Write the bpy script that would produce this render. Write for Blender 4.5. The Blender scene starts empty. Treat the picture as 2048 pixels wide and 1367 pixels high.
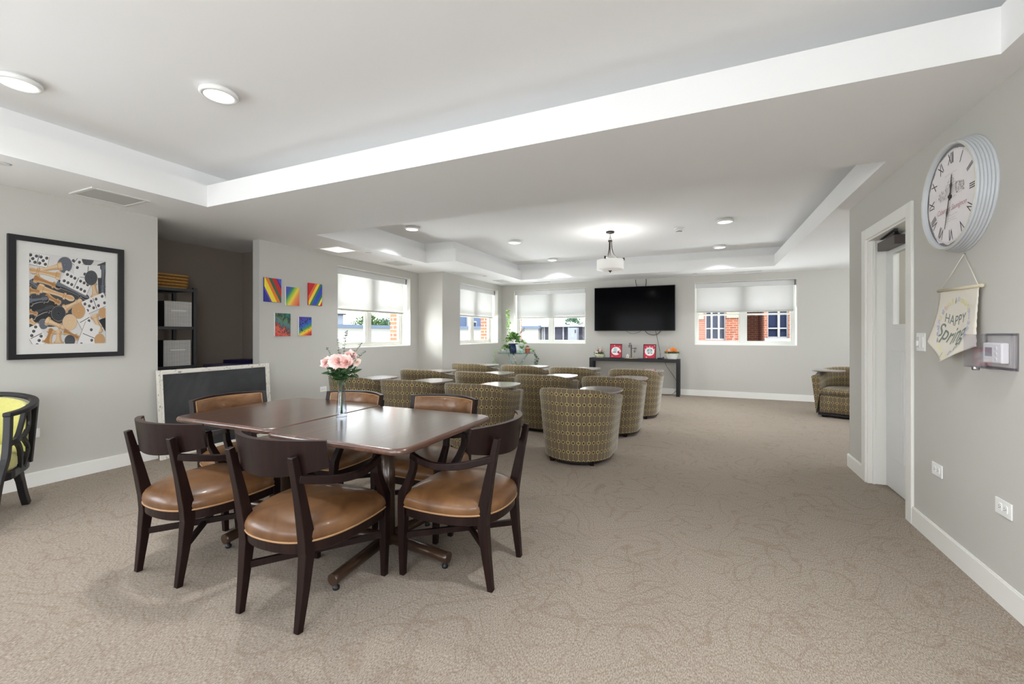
import bpy, bmesh, math, random
from mathutils import Vector, Matrix
random.seed(7)
C = bpy.context.scene.collection
PI = math.pi

# ------------------------------------------------------------------ camera, world, lights, exposure
cd = bpy.data.cameras.new('camera')
cam = bpy.data.objects.new('camera', cd); C.objects.link(cam)
cam.location = (0, 0, 1.263)
cam.rotation_euler = (PI/2, 0, math.atan(380/855))
cd.sensor_width = 36; cd.lens = 855/2048*36
cd.shift_y = -16.5/2048
cd.clip_start = .05; cd.clip_end = 200
bpy.context.scene.camera = cam

sc = bpy.context.scene
sc.view_settings.view_transform = 'Standard'
sc.view_settings.look = 'None'
sc.view_settings.gamma = 1
sc.view_settings.use_curve_mapping = False
sc.view_settings.exposure = 0.40
sc.cycles.max_bounces = 12
sc.cycles.diffuse_bounces = 8
sc.cycles.transparent_max_bounces = 16
sc.cycles.sample_clamp_indirect = 6

w = bpy.data.worlds.new('sky'); sc.world = w; w.use_nodes = True
nt = w.node_tree; bg = nt.nodes['Background']
tc = nt.nodes.new('ShaderNodeTexCoord'); sp = nt.nodes.new('ShaderNodeSeparateXYZ')
rp = nt.nodes.new('ShaderNodeValToRGB')
nt.links.new(tc.outputs['Generated'], sp.inputs[0]); nt.links.new(sp.outputs['Z'], rp.inputs[0])
rp.color_ramp.elements[0].color = (.97, .985, 1, 1)
rp.color_ramp.elements[1].color = (.72, .85, 1, 1)
nt.links.new(rp.outputs[0], bg.inputs[0]); bg.inputs[1].default_value = 4.2

def lamp(name, kind, loc, rot, energy, color=(1, 1, 1), size=1, size_y=None, shape=None, spread=None):
    l = bpy.data.lights.new(name, kind); o = bpy.data.objects.new(name, l); C.objects.link(o)
    o.location = loc; o.rotation_euler = rot; l.energy = energy; l.color = color
    if kind == 'AREA':
        l.shape = shape or ('RECTANGLE' if size_y else 'SQUARE'); l.size = size
        if size_y: l.size_y = size_y
        if spread: l.spread = spread
    if kind == 'SUN': l.angle = math.radians(1)
    return o
lamp('sun', 'SUN', (0, 0, 20), (math.radians(42), 0, math.radians(28)), 3.2, (1, .93, .82))
# area lamps added as fill at the unseen windows beside and behind the camera
lamp('fill_left', 'AREA', (-5.20, -1.5, 1.4), (0, -PI/2-.45, 0), 68, (.87, .94, 1), 1.5, 3.2)
lamp('fill_back', 'AREA', (-1.6, -4.15, 1.45), (PI/2+.5, 0, 0), 55, (.91, .955, 1), 5.0, 1.8)
import mathutils
_d = Vector((-4.75, 6.87, 1.45))-Vector((-8.2, 3.2, 1.9))
# area lamps added outside the four windows throw fill light up to the ceiling
for _i, (_p, _q) in enumerate((((-6.7, 5.7, .45), (-2.2, 5.7, 2.9)), ((-6.1, 8.4, .45), (-1.6, 8.2, 2.9)), ((-3.3, 11.1, .45), (-3.0, 6.6, 2.9)), ((.75, 11.1, .45), (.4, 6.6, 2.9)))):
    lamp('uplight_fill', 'AREA', _p, (Vector(_q)-Vector(_p)).to_track_quat('-Z', 'Y').to_euler(), (140, 150, 135, 135)[_i], (.95, .975, 1), 2.2, 1.3)
lamp('column_fill', 'AREA', (-8.2, 3.2, 1.9), _d.to_track_quat('-Z', 'Y').to_euler(), 500, (1, 1, .98), 2.6, 2.6)  # area lamp added outside the first left window to brighten the column face
lamp('fill_rear_right', 'AREA', (1.46, -1.9, 1.5), (0, PI/2+.35, 0), 75, (.88, .945, 1), 1.4, 2.1)  # fill lamp added at an unseen opening in the right wall
lamp('fill_right', 'AREA', (4.42, 7.2, 1.6), (0, PI/2+.5, 0), 40, (.9, .955, 1), 1.4, 2.2)  # fill lamp added at an unseen opening in the side wall

# ------------------------------------------------------------------ node helpers / materials
def _n(nt, t, **k):
    n = nt.nodes.new(t)
    for a, b in k.items(): setattr(n, a, b)
    return n
def s2l(c):
    return tuple(((v/255)/12.92 if v/255 <= .04045 else ((v/255+.055)/1.055)**2.4) for v in c[:3])+(1,)
def mat(name, rgb, rough=.6, metal=0, var=0, vscale=20, bump=0, bscale=200, coat=0, emit=None, estr=1,
        trans=0, ior=1.45, alpha=1, spec=.5, sheen=0):
    m = bpy.data.materials.new(name); m.use_nodes = True
    nt = m.node_tree; b = nt.nodes['Principled BSDF']
    col = s2l(rgb)
    b.inputs['Base Color'].default_value = col
    b.inputs['Roughness'].default_value = rough; b.inputs['Metallic'].default_value = metal
    b.inputs['Coat Weight'].default_value = coat; b.inputs['Coat Roughness'].default_value = .15
    b.inputs['Transmission Weight'].default_value = trans; b.inputs['IOR'].default_value = ior
    b.inputs['Alpha'].default_value = alpha
    b.inputs['Specular IOR Level'].default_value = spec
    b.inputs['Sheen Weight'].default_value = sheen
    t = _n(nt, 'ShaderNodeTexCoord')
    if var:
        no = _n(nt, 'ShaderNodeTexNoise'); no.inputs['Scale'].default_value = vscale; no.inputs['Detail'].default_value = 4
        nt.links.new(t.outputs['Object'], no.inputs['Vector'])
        r = _n(nt, 'ShaderNodeValToRGB')
        r.color_ramp.elements[0].position = .3; r.color_ramp.elements[1].position = .7
        r.color_ramp.elements[0].color = tuple(v*(1-var) for v in col[:3])+(1,)
        r.color_ramp.elements[1].color = tuple(min(1, v*(1+var)) for v in col[:3])+(1,)
        nt.links.new(no.outputs[0], r.inputs[0]); nt.links.new(r.outputs[0], b.inputs['Base Color'])
    if bump:
        n2 = _n(nt, 'ShaderNodeTexNoise'); n2.inputs['Scale'].default_value = bscale; n2.inputs['Detail'].default_value = 2
        nt.links.new(t.outputs['Object'], n2.inputs['Vector'])
        bp = _n(nt, 'ShaderNodeBump'); bp.inputs['Strength'].default_value = bump; bp.inputs['Distance'].default_value = .002
        nt.links.new(n2.outputs[0], bp.inputs['Height']); nt.links.new(bp.outputs[0], b.inputs['Normal'])
    if emit:
        b.inputs['Emission Color'].default_value = s2l(emit); b.inputs['Emission Strength'].default_value = estr
    return m
def M(nt, op, a, b=None, c=None):
    n = _n(nt, 'ShaderNodeMath', operation=op)
    for i, v in enumerate((a, b, c)):
        if v is None: continue
        if isinstance(v, (int, float)): n.inputs[i].default_value = v
        else: nt.links.new(v, n.inputs[i])
    return n.outputs[0]
def MIX(nt, f, a, b):
    n = _n(nt, 'ShaderNodeMix', data_type='RGBA')
    for i, v in ((0, f), (6, a), (7, b)):
        if isinstance(v, (tuple, float, int)): n.inputs[i].default_value = v
        else: nt.links.new(v, n.inputs[i])
    return n.outputs[2]

wall_paint = mat('wall_paint', (196, 194, 188), .75, bump=.08, bscale=250)
taupe_paint = mat('taupe_paint', (140, 128, 118), .8, bump=.08, bscale=250)
ceiling_paint = mat('ceiling_paint', (240, 240, 240), .85)
trim_paint = mat('trim_paint', (236, 235, 230), .45)
door_paint = mat('door_paint', (228, 229, 228), .4)
vinyl = mat('white_vinyl', (226, 226, 220), .4)
black_metal = mat('black_metal', (34, 34, 36), .45)
black_satin = mat('black_satin', (26, 24, 27), .4)
white_plastic = mat('white_plastic', (240, 240, 238), .35)
dark_slot = mat('dark_slot', (40, 38, 36), .6)
bronze = mat('dark_bronze', (88, 80, 76), .45, .3)
oil_bronze = mat('oil_rubbed_bronze', (52, 46, 44), .4, .6)
chrome = mat('chrome', (190, 190, 196), .18, 1)
light_on = mat('lit_diffuser', (255, 255, 255), .5, emit=(255, 252, 244), estr=2.2)
light_off = mat('white_diffuser', (238, 238, 238), .4)
troffer_on = mat('lit_prismatic_panel', (250, 250, 250), .5, emit=(255, 253, 248), estr=.55)
vent_white = mat('vent_white', (222, 222, 220), .5)
vent_mesh = mat('vent_mesh', (196, 196, 193), .7, var=.08, vscale=400)

# carpet ------------------------------------------------------------
carpet = bpy.data.materials.new('patterned_carpet'); carpet.use_nodes = True
nt = carpet.node_tree; b = nt.nodes['Principled BSDF']; b.inputs['Roughness'].default_value = .95
b.inputs['Specular IOR Level'].default_value = .15
t = _n(nt, 'ShaderNodeTexCoord')
def noise(scale, detail=2, dist=0, vec=None, rough=.5):
    n = _n(nt, 'ShaderNodeTexNoise'); n.inputs['Scale'].default_value = scale
    n.inputs['Detail'].default_value = detail; n.inputs['Distortion'].default_value = dist
    n.inputs['Roughness'].default_value = rough
    nt.links.new(vec or t.outputs['Object'], n.inputs['Vector']); return n.outputs[0]
n1 = noise(2.3, 1.0, 1.2); n3 = noise(1.7, 1.5, 2.2)
def line(n, lv, wd):
    d = M(nt, 'ABSOLUTE', M(nt, 'SUBTRACT', n, lv))
    return M(nt, 'SUBTRACT', 1, M(nt, 'MINIMUM', M(nt, 'DIVIDE', d, wd), 1))
l1 = line(n1, .5, .016); l2 = line(n1, .60, .013); l3 = line(n3, .46, .012); l4 = line(n1, .40, .013)
lines = M(nt, 'MINIMUM', M(nt, 'ADD', M(nt, 'ADD', l1, l2), M(nt, 'ADD', l3, l4)), 1)
gate = M(nt, 'MULTIPLY', M(nt, 'GREATER_THAN', noise(45, 3), .47), M(nt, 'MULTIPLY', noise(3.1, 2), 1.6))
lines = M(nt, 'MULTIPLY', lines, M(nt, 'ADD', M(nt, 'MULTIPLY', gate, .45), .45))
# cut-and-loop ribs
mp = _n(nt, 'ShaderNodeMapping'); mp.inputs['Scale'].default_value = (230, 90, 1)
nt.links.new(t.outputs['Object'], mp.inputs['Vector'])
ribs = noise(1, 2, 0, mp.outputs[0])
spk = noise(420, 1)
broad = noise(.9, 3)
f = M(nt, 'ADD', M(nt, 'MULTIPLY', ribs, .65), M(nt, 'MULTIPLY', spk, .35))
cr = _n(nt, 'ShaderNodeValToRGB'); nt.links.new(f, cr.inputs[0])
cr.color_ramp.elements[0].position = .36; cr.color_ramp.elements[1].position = .64
cr.color_ramp.elements[0].color = s2l((112, 101, 90)); cr.color_ramp.elements[1].color = s2l((176, 164, 151))
cb = MIX(nt, M(nt, 'MULTIPLY', broad, .22), cr.outputs[0], s2l((138, 126, 115)))
col = MIX(nt, M(nt, 'MULTIPLY', lines, .46), cb, s2l((118, 97, 82)))
nt.links.new(col, b.inputs['Base Color'])
bp = _n(nt, 'ShaderNodeBump'); bp.inputs['Strength'].default_value = .35; bp.inputs['Distance'].default_value = .004
nt.links.new(f, bp.inputs['Height']); nt.links.new(bp.outputs[0], b.inputs['Normal'])

# woods ---------------------------------------------------------------
def wood(name, c1, c2, rough, axis, scale=1, coat=0):
    m = bpy.data.materials.new(name); m.use_nodes = True; nt = m.node_tree
    b = nt.nodes['Principled BSDF']; b.inputs['Roughness'].default_value = rough
    b.inputs['Specular IOR Level'].default_value = .25 if 'espresso' in name else .75
    b.inputs['Coat Weight'].default_value = coat; b.inputs['Coat Roughness'].default_value = .18
    t = _n(nt, 'ShaderNodeTexCoord'); mp = _n(nt, 'ShaderNodeMapping')
    s = [26*scale]*3; s[axis] = 1.2*scale; mp.inputs['Scale'].default_value = s
    nt.links.new(t.outputs['Object'], mp.inputs['Vector'])
    n = _n(nt, 'ShaderNodeTexNoise'); n.inputs['Scale'].default_value = 1; n.inputs['Detail'].default_value = 5
    n.inputs['Distortion'].default_value = .6
    nt.links.new(mp.outputs[0], n.inputs['Vector'])
    r = _n(nt, 'ShaderNodeValToRGB'); nt.links.new(n.outputs[0], r.inputs[0])
    r.color_ramp.elements[0].position = .3; r.color_ramp.elements[1].position = .72
    r.color_ramp.elements[0].color = s2l(c1); r.color_ramp.elements[1].color = s2l(c2)
    b.inputs['Coat IOR'].default_value = 1.75
    nt.links.new(r.outputs[0], b.inputs['Base Color']); return m
table_laminate = wood('walnut_laminate', (56, 34, 26), (84, 56, 44), .28, 1, coat=.9)
table_edge = wood('walnut_edge', (66, 40, 30), (110, 76, 62), .3, 1, coat=.3)
espresso = wood('espresso_wood', (20, 9, 8), (36, 19, 16), .4, 2, 1, 0)
espresso_edge = mat('paler_top_edge', (58, 42, 38), .4)  # slightly lighter brown for the upper faces of the crest rail
base_brown = mat('brown_enamel', (64, 46, 34), .3, .2, coat=.4)
board_wood = wood('light_board_wood', (150, 128, 96), (190, 170, 134), .6, 0)

leather = bpy.data.materials.new('brown_leather'); leather.use_nodes = True
nt = leather.node_tree; b = nt.nodes['Principled BSDF']; b.inputs['Roughness'].default_value = .38
b.inputs['Specular IOR Level'].default_value = .38
b.inputs['Coat Weight'].default_value = .15
t = _n(nt, 'ShaderNodeTexCoord')
nA = noise(7, 5, .8); nB = noise(160, 2)
r = _n(nt, 'ShaderNodeValToRGB'); nt.links.new(nA, r.inputs[0])
r.color_ramp.elements[0].position = .3; r.color_ramp.elements[1].position = .68
r.color_ramp.elements[0].color = s2l((86, 56, 33)); r.color_ramp.elements[1].color = s2l((124, 88, 56))
nt.links.new(r.outputs[0], b.inputs['Base Color'])
bp = _n(nt, 'ShaderNodeBump'); bp.inputs['Strength'].default_value = .12; bp.inputs['Distance'].default_value = .001
nt.links.new(nB, bp.inputs['Height']); nt.links.new(bp.outputs[0], b.inputs['Normal'])
piping_mat = mat('leather_piping', (158, 122, 86), .45)

# chain-ring upholstery on UVs in metres --------------------------------
fabric = bpy.data.materials.new('ring_chain_fabric'); fabric.use_nodes = True
nt = fabric.node_tree; b = nt.nodes['Principled BSDF']; b.inputs['Roughness'].default_value = .85
b.inputs['Sheen Weight'].default_value = .35; b.inputs['Sheen Roughness'].default_value = .4
uv = _n(nt, 'ShaderNodeUVMap'); sx = _n(nt, 'ShaderNodeSeparateXYZ'); nt.links.new(uv.outputs[0], sx.inputs[0])
U, V = sx.outputs[0], sx.outputs[1]
PX, PY = .052, .092
cu = M(nt, 'DIVIDE', U, PX); idx = M(nt, 'FLOOR', cu); fu = M(nt, 'MULTIPLY', M(nt, 'SUBTRACT', M(nt, 'FRACT', cu), .5), PX)
odd = M(nt, 'GREATER_THAN', M(nt, 'FRACT', M(nt, 'MULTIPLY', idx, .5)), .25)
fv = M(nt, 'MULTIPLY', M(nt, 'SUBTRACT', M(nt, 'FRACT', M(nt, 'DIVIDE', V, PY)), .5), PY)
ex = M(nt, 'ADD', .0158, M(nt, 'MULTIPLY', odd, .0045))
d = M(nt, 'SQRT', M(nt, 'ADD', M(nt, 'POWER', M(nt, 'DIVIDE', fu, ex), 2), M(nt, 'POWER', M(nt, 'DIVIDE', fv, .0172), 2)))
inner = M(nt, 'LESS_THAN', d, .68); outer = M(nt, 'LESS_THAN', d, 1.0)
au = M(nt, 'ABSOLUTE', fu)
chain = M(nt, 'LESS_THAN', au, M(nt, 'ADD', .0013, M(nt, 'MULTIPLY', odd, .0012)))
streak = M(nt, 'LESS_THAN', M(nt, 'ABSOLUTE', M(nt, 'SUBTRACT', au, .011)), .0011)
tcv = _n(nt, 'ShaderNodeMapping'); tcv.inputs['Scale'].default_value = (420, 60, 1); nt.links.new(uv.outputs[0], tcv.inputs['Vector'])
nz = _n(nt, 'ShaderNodeTexNoise'); nz.inputs['Scale'].default_value = 1; nz.inputs['Detail'].default_value = 3
nt.links.new(tcv.outputs[0], nz.inputs['Vector'])
base = MIX(nt, nz.outputs[0], s2l((72, 58, 40)), s2l((134, 117, 92)))
base = MIX(nt, M(nt, 'MULTIPLY', streak, .55), base, s2l((78, 60, 34)))
base = MIX(nt, chain, base, s2l((170, 156, 112)))
base = MIX(nt, outer, base, s2l((182, 167, 118)))
base = MIX(nt, inner, base, MIX(nt, odd, s2l((66, 50, 22)), s2l((96, 82, 42))))
nt.links.new(base, b.inputs['Base Color'])

yellow_fabric = mat('yellow_fabric', (196, 191, 112), .75, var=.06, vscale=60, bump=.2, sheen=.3)
tablet_mat = mat('tablet_laminate', (138, 126, 120), .25, coat=1, var=.05, vscale=30)
blind_fabric = bpy.data.materials.new('blind_fabric'); blind_fabric.use_nodes = True
nt = blind_fabric.node_tree; nt.nodes.remove(nt.nodes['Principled BSDF']); out = nt.nodes['Material Output']
df = _n(nt, 'ShaderNodeBsdfDiffuse'); tr = _n(nt, 'ShaderNodeBsdfTranslucent'); ms = _n(nt, 'ShaderNodeMixShader')
df.inputs[0].default_value = (.58, .575, .55, 1); tr.inputs[0].default_value = (.33, .327, .316, 1); ms.inputs[0].default_value = .40
nt.links.new(df.outputs[0], ms.inputs[1]); nt.links.new(tr.outputs[0], ms.inputs[2]); nt.links.new(ms.outputs[0], out.inputs[0])
glass = bpy.data.materials.new('window_glass'); glass.use_nodes = True
nt = glass.node_tree; nt.nodes.remove(nt.nodes['Principled BSDF']); out = nt.nodes['Material Output']
gl = _n(nt, 'ShaderNodeBsdfGlossy'); gl.inputs['Roughness'].default_value = .02; tp = _n(nt, 'ShaderNodeBsdfTransparent')
tp.inputs[0].default_value = (.95, .97, .97, 1)
ms = _n(nt, 'ShaderNodeMixShader'); ms.inputs[0].default_value = .012
nt.links.new(tp.outputs[0], ms.inputs[1]); nt.links.new(gl.outputs[0], ms.inputs[2]); nt.links.new(ms.outputs[0], out.inputs[0])
def clear_mat(name, tint, gloss):
    m = bpy.data.materials.new(name); m.use_nodes = True
    nt = m.node_tree; nt.nodes.remove(nt.nodes['Principled BSDF']); out = nt.nodes['Material Output']
    gl = _n(nt, 'ShaderNodeBsdfGlossy'); gl.inputs['Roughness'].default_value = .04; tp = _n(nt, 'ShaderNodeBsdfTransparent')
    tp.inputs[0].default_value = tint
    lw = _n(nt, 'ShaderNodeLayerWeight'); lw.inputs[0].default_value = gloss
    ms = _n(nt, 'ShaderNodeMixShader')
    nt.links.new(M(nt, 'MULTIPLY', lw.outputs['Facing'], .6), ms.inputs[0])
    nt.links.new(tp.outputs[0], ms.inputs[1]); nt.links.new(gl.outputs[0], ms.inputs[2]); nt.links.new(ms.outputs[0], out.inputs[0])
    return m
clear_plastic = clear_mat('clear_plastic', (.95, .945, .965, 1), .12)
vase_glass = clear_mat('clear_vase_glass', (.88, .9, .93, 1), .45)
table_glass = clear_mat('green_tinted_glass', (.62, .82, .74, 1), .35)

def brick_mat(name, c1, c2, mortar, scale=1.0):
    m = bpy.data.materials.new(name); m.use_nodes = True; nt = m.node_tree
    b = nt.nodes['Principled BSDF']; b.inputs['Roughness'].default_value = .9
    t = _n(nt, 'ShaderNodeTexCoord'); sx = _n(nt, 'ShaderNodeSeparateXYZ'); nt.links.new(t.outputs['Object'], sx.inputs[0])
    cx = _n(nt, 'ShaderNodeCombineXYZ')
    nt.links.new(M(nt, 'ADD', sx.outputs[0], sx.outputs[1]), cx.inputs[0]); nt.links.new(sx.outputs[2], cx.inputs[1])
    br = _n(nt, 'ShaderNodeTexBrick'); br.inputs['Scale'].default_value = scale
    br.inputs['Brick Width'].default_value = .21; br.inputs['Row Height'].default_value = .075
    br.inputs['Mortar Size'].default_value = .008
    br.inputs['Color1'].default_value = s2l(c1); br.inputs['Color2'].default_value = s2l(c2); br.inputs['Mortar'].default_value = s2l(mortar)
    nt.links.new(cx.outputs[0], br.inputs['Vector']); nt.links.new(br.outputs[0], b.inputs['Base Color']); return m
red_brick = brick_mat('red_brick', (150, 84, 58), (130, 68, 48), (158, 144, 130))

# ------------------------------------------------------------------ mesh helpers
class B:
    def __init__(s): s.b = bmesh.new(); s.m = 0
    def v(s, p): return s.b.verts.new(p)
    def f(s, vs, smooth=False, m=None):
        try: fc = s.b.faces.new(vs)
        except ValueError: return None
        fc.material_index = s.m if m is None else m; fc.smooth = smooth; return fc
    def box(s, x0, x1, y0, y1, z0, z1, m=None):
        vs = [s.v((x, y, z)) for x in (x0, x1) for y in (y0, y1) for z in (z0, z1)]
        for q in ((0,1,3,2), (4,6,7,5), (0,4,5,1), (2,3,7,6), (0,2,6,4), (1,5,7,3)):
            s.f([vs[i] for i in q], False, m)
        return s
    def quad(s, pts, m=None, smooth=False):
        return s.f([s.v(p) for p in pts], smooth, m)
    def loft(s, rings, cap=True, closed=True, smooth=True, m=None):
        R = [[s.v(p) for p in r] for r in rings]; n = len(R[0])
        for a, c in zip(R, R[1:]):
            for i in range(n if closed else n-1):
                j = (i+1) % n; s.f([a[i], a[j], c[j], c[i]], smooth, m)
        if cap:
            s.f(list(reversed(R[0])), False, m); s.f(R[-1], False, m)
        return s
    def lathe(s, prof, n=32, c=(0, 0, 0), cap=True, smooth=True, m=None):
        rings = [[(c[0]+r*math.cos(2*PI*i/n), c[1]+r*math.sin(2*PI*i/n), c[2]+z) for i in range(n)] for r, z in prof]
        return s.loft(rings, cap, True, smooth, m)
    def sweep(s, path, sec, up=(0, 0, 1), cap=True, smooth=True, m=None, scales=None, closed=False):
        P = [Vector(p) for p in path]; rings = []; n = len(P)
        for i, p in enumerate(P):
            if closed: t = (P[(i+1) % n]-P[i-1]).normalized()
            else: t = (P[min(i+1, n-1)]-P[max(i-1, 0)]).normalized()
            u = Vector(up)
            if abs(t.dot(u)) > .97: u = Vector((0, 1, 0)) if abs(t.y) < .9 else Vector((1, 0, 0))
            sd = t.cross(u).normalized(); u2 = sd.cross(t).normalized()
            k = scales[i] if scales else 1
            kk = k if isinstance(k, tuple) else (k, k)
            rings.append([tuple(p+sd*a*kk[0]+u2*b_*kk[1]) for a, b_ in sec])
        if closed: rings.append(rings[0]); cap = False
        return s.loft(rings, cap, True, smooth, m)
    def tube(s, path, r, n=8, **k):
        sec = [(r*math.cos(2*PI*i/n), r*math.sin(2*PI*i/n)) for i in range(n)]
        return s.sweep(path, sec, **k)
    def bar(s, path, w_, h_, up=(0, 0, 1), **k):
        return s.sweep(path, [(-w_/2, -h_/2), (w_/2, -h_/2), (w_/2, h_/2), (-w_/2, h_/2)], up, smooth=False, **k)
    def prism(s, poly, z0, z1, m=None, smooth=False):
        return s.loft([[(x, y, z0) for x, y in poly], [(x, y, z1) for x, y in poly]], True, True, smooth, m)
    def sphere(s, c, r, n=12, k=8, sq=(1, 1, 1), m=None):
        rings = []
        for j in range(1, k):
            a = PI*j/k
            rings.append([(c[0]+sq[0]*r*math.sin(a)*math.cos(2*PI*i/n), c[1]+sq[1]*r*math.sin(a)*math.sin(2*PI*i/n), c[2]-sq[2]*r*math.cos(a)) for i in range(n)])
        return s.loft(rings, True, True, True, m)
    def leaf(s, p, d, L, W, m=None, up=None, droop=.2):
        p = Vector(p); d = Vector(d).normalized(); u = Vector(up or (random.uniform(-1, 1), random.uniform(-1, 1), 1)).normalized()
        sd = d.cross(u)
        if sd.length < .05: sd = d.orthogonal()
        sd.normalize(); n = sd.cross(d).normalized()
        a = s.v(p); e = s.v(p+d*L-n*L*droop)
        m1 = s.v(p+d*L*.4+sd*W/2+n*L*.06); m2 = s.v(p+d*L*.4-sd*W/2+n*L*.06); c1 = s.v(p+d*L*.45-n*L*.02)
        m3 = s.v(p+d*L*.75+sd*W*.32-n*L*droop*.4); m4 = s.v(p+d*L*.75-sd*W*.32-n*L*droop*.4)
        s.f([a, m1, c1], True, m); s.f([a, c1, m2], True, m)
        s.f([c1, m1, m3, e], True, m); s.f([c1, e, m4, m2], True, m)
    def build(s, name, mats, parent=None, bevel=0, seg=2, autosmooth=None, subsurf=0, recalc=True, uvf=None):
        if recalc: bmesh.ops.recalc_face_normals(s.b, faces=s.b.faces)
        if uvf:
            l = s.b.loops.layers.uv.new('UVMap')
            for fc in s.b.faces:
                for lp in fc.loops: lp[l].uv = uvf(lp.vert.co, fc)
        me = bpy.data.meshes.new(name); s.b.to_mesh(me); s.b.free()
        for mt in (mats if isinstance(mats, (list, tuple)) else [mats]): me.materials.append(mt)
        o = bpy.data.objects.new(name, me); C.objects.link(o)
        if parent: o.parent = parent
        if bevel:
            md = o.modifiers.new('bevel', 'BEVEL'); md.width = bevel; md.segments = seg; md.limit_method = 'ANGLE'; md.angle_limit = .6
            md.harden_normals = False
        if subsurf:
            md = o.modifiers.new('sub', 'SUBSURF'); md.levels = subsurf; md.render_levels = subsurf
        return o
def tag(o, label=None, cat=None, group=None, kind=None):
    if label: o['label'] = label
    if cat: o['category'] = cat
    if group: o['group'] = group
    if kind: o['kind'] = kind
    return o
def thing(name, label, cat, loc=(0, 0, 0), rz=0, group=None, kind=None):
    o = bpy.data.objects.new(name, None); C.objects.link(o); o.empty_display_size = .1
    o.location = loc; o.rotation_euler = (0, 0, rz)
    return tag(o, label, cat, group, kind)
def children(o): return [c for c in bpy.data.objects if c.parent == o]
def copy_tree(o, parent=None):
    c = o.copy(); C.objects.link(c)
    if parent: c.parent = parent
    for ch in children(o): copy_tree(ch, c)
    return c
def place(o, loc, rz, label, group=None):
    o.location = loc; o.rotation_euler = (0, 0, rz); o['label'] = label
    if group: o['group'] = group
    return o
def cr(pts, n=6, closed=False):
    P = [Vector(p) for p in pts]; out = []; N = len(P)
    for i in range(N if closed else N-1):
        g = (lambda k: P[k % N]) if closed else (lambda k: P[max(0, min(N-1, k))])
        a, b_, c, d = g(i-1), g(i), g(i+1), g(i+2)
        for k in range(n):
            t = k/n
            out.append(.5*((2*b_)+(c-a)*t+(2*a-5*b_+4*c-d)*t*t+(3*b_-a-3*c+d)*t**3))
    if not closed: out.append(P[-1])
    return [tuple(v) for v in out]
def rrect(x0, x1, y0, y1, r, n=6):
    o = []
    for cx, cy, a0 in ((x1-r, y1-r, 0), (x0+r, y1-r, PI/2), (x0+r, y0+r, PI), (x1-r, y0+r, 1.5*PI)):
        for i in range(n+1):
            a = a0+PI/2*i/n; o.append((cx+r*math.cos(a), cy+r*math.sin(a)))
    return o
def struct(o): o['kind'] = 'structure'; return o

# ------------------------------------------------------------------ room shell
XL, XR, YF, H, Z1, Z2 = -5.05, 1.285, 9.52, 2.44, 2.64, 2.79
XB = -4.5     # wall behind the bump-out
struct(B().box(-6.4, 4.7, -4.4, 9.85, -.2, 0).build('floor', carpet))

def in_poly(x, y, k):
    if k == 'o':
        return (-4.2 < x < 1.15 and -3.2 < y < 2.48) or (-4.2 < x < 1.15 and 3.70 < y < 5.93) or (-3.63 < x < 1.15 and 3.70 < y < 8.64)
    return (-4.32 < x < 1.42 and -3.32 < y < 2.80) or (-4.32 < x < 1.42 and 3.42 < y < 6.05) or (-3.75 < x < 1.42 and 3.42 < y < 8.76)
xs = sorted({-6.4, -4.32, -4.2, -3.75, -3.63, 1.15, 1.42, 4.7})
ys = sorted({-4.4, -3.32, -3.2, 2.48, 2.80, 3.42, 3.70, 5.93, 6.05, 8.64, 8.76, 9.85})
c = B()
def cls(i, j):
    if i < 0 or j < 0 or i >= len(xs)-1 or j >= len(ys)-1: return 's'
    x, y = (xs[i]+xs[i+1])/2, (ys[j]+ys[j+1])/2
    return 'o' if in_poly(x, y, 'o') else ('r' if in_poly(x, y, 'r') else 's')
for i in range(len(xs)-1):
    for j in range(len(ys)-1):
        x0, x1, y0, y1 = xs[i], xs[i+1], ys[j], ys[j+1]; k = cls(i, j)
        hq = lambda z: c.quad([(x0, y0, z), (x1, y0, z), (x1, y1, z), (x0, y1, z)])
        if k in 'rs': hq(H)
        if k == 'r': hq(Z1)
        if k in 'or': hq(Z2)
        for (di, dj, a, b2) in ((1, 0, (x1, y0), (x1, y1)), (0, 1, (x0, y1), (x1, y1))):
            k2 = cls(i+di, j+dj); pr = {k, k2}
            zz = None
            if pr == {'o', 'r'}: zz = (H, Z1)
            if pr == {'r', 's'}: zz = (Z1, Z2)
            if pr == {'o', 's'}: zz = (H, Z2)
            if zz: c.quad([(*a, zz[0]), (*b2, zz[0]), (*b2, zz[1]), (*a, zz[1])])
bmesh.ops.remove_doubles(c.b, verts=c.b.verts, dist=1e-5)
struct(c.build('ceiling', ceiling_paint, recalc=False))
struct(B().box(-6.4, 4.7, -4.4, 9.85, 2.9, 3.0).build('ceiling', ceiling_paint))  # unseen slab above the ceiling, added to keep sky light out

def wallbox(bm, axis, p0, p1, u0, u1, holes, z0=0, z1=H):
    """slab between p0,p1 on the given axis, spanning u0..u1, with rectangular holes (u,u,z,z)"""
    us = sorted({u0, u1, *[h[0] for h in holes], *[h[1] for h in holes]})
    for a, b2 in zip(us, us[1:]):
        cuts = sorted([(h[2], h[3]) for h in holes if h[0] <= a and h[1] >= b2]); z = z0
        segs = []
        for q0, q1 in cuts:
            if q0 > z: segs.append((z, q0))
            z = q1
        if z < z1: segs.append((z, z1))
        for q0, q1 in segs:
            if axis == 'x': bm.box(p0, p1, a, b2, q0, q1)
            else: bm.box(a, b2, p0, p1, q0, q1)
    return bm
WZ0, WZ1, WW = 1.035, 2.30, 1.77
win = {1: ('L', XL, 4.85, 1.655), 2: ('L', XB, 7.52, 1.655), 3: ('F', YF, -4.18, 1.655), 4: ('F', YF, -.135, 1.715)}
bw = B()
wallbox(bw, 'x', XL-.3, XL, -4.2, 1.1, [(-3.1, .1, .8, 2.2)])
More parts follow.
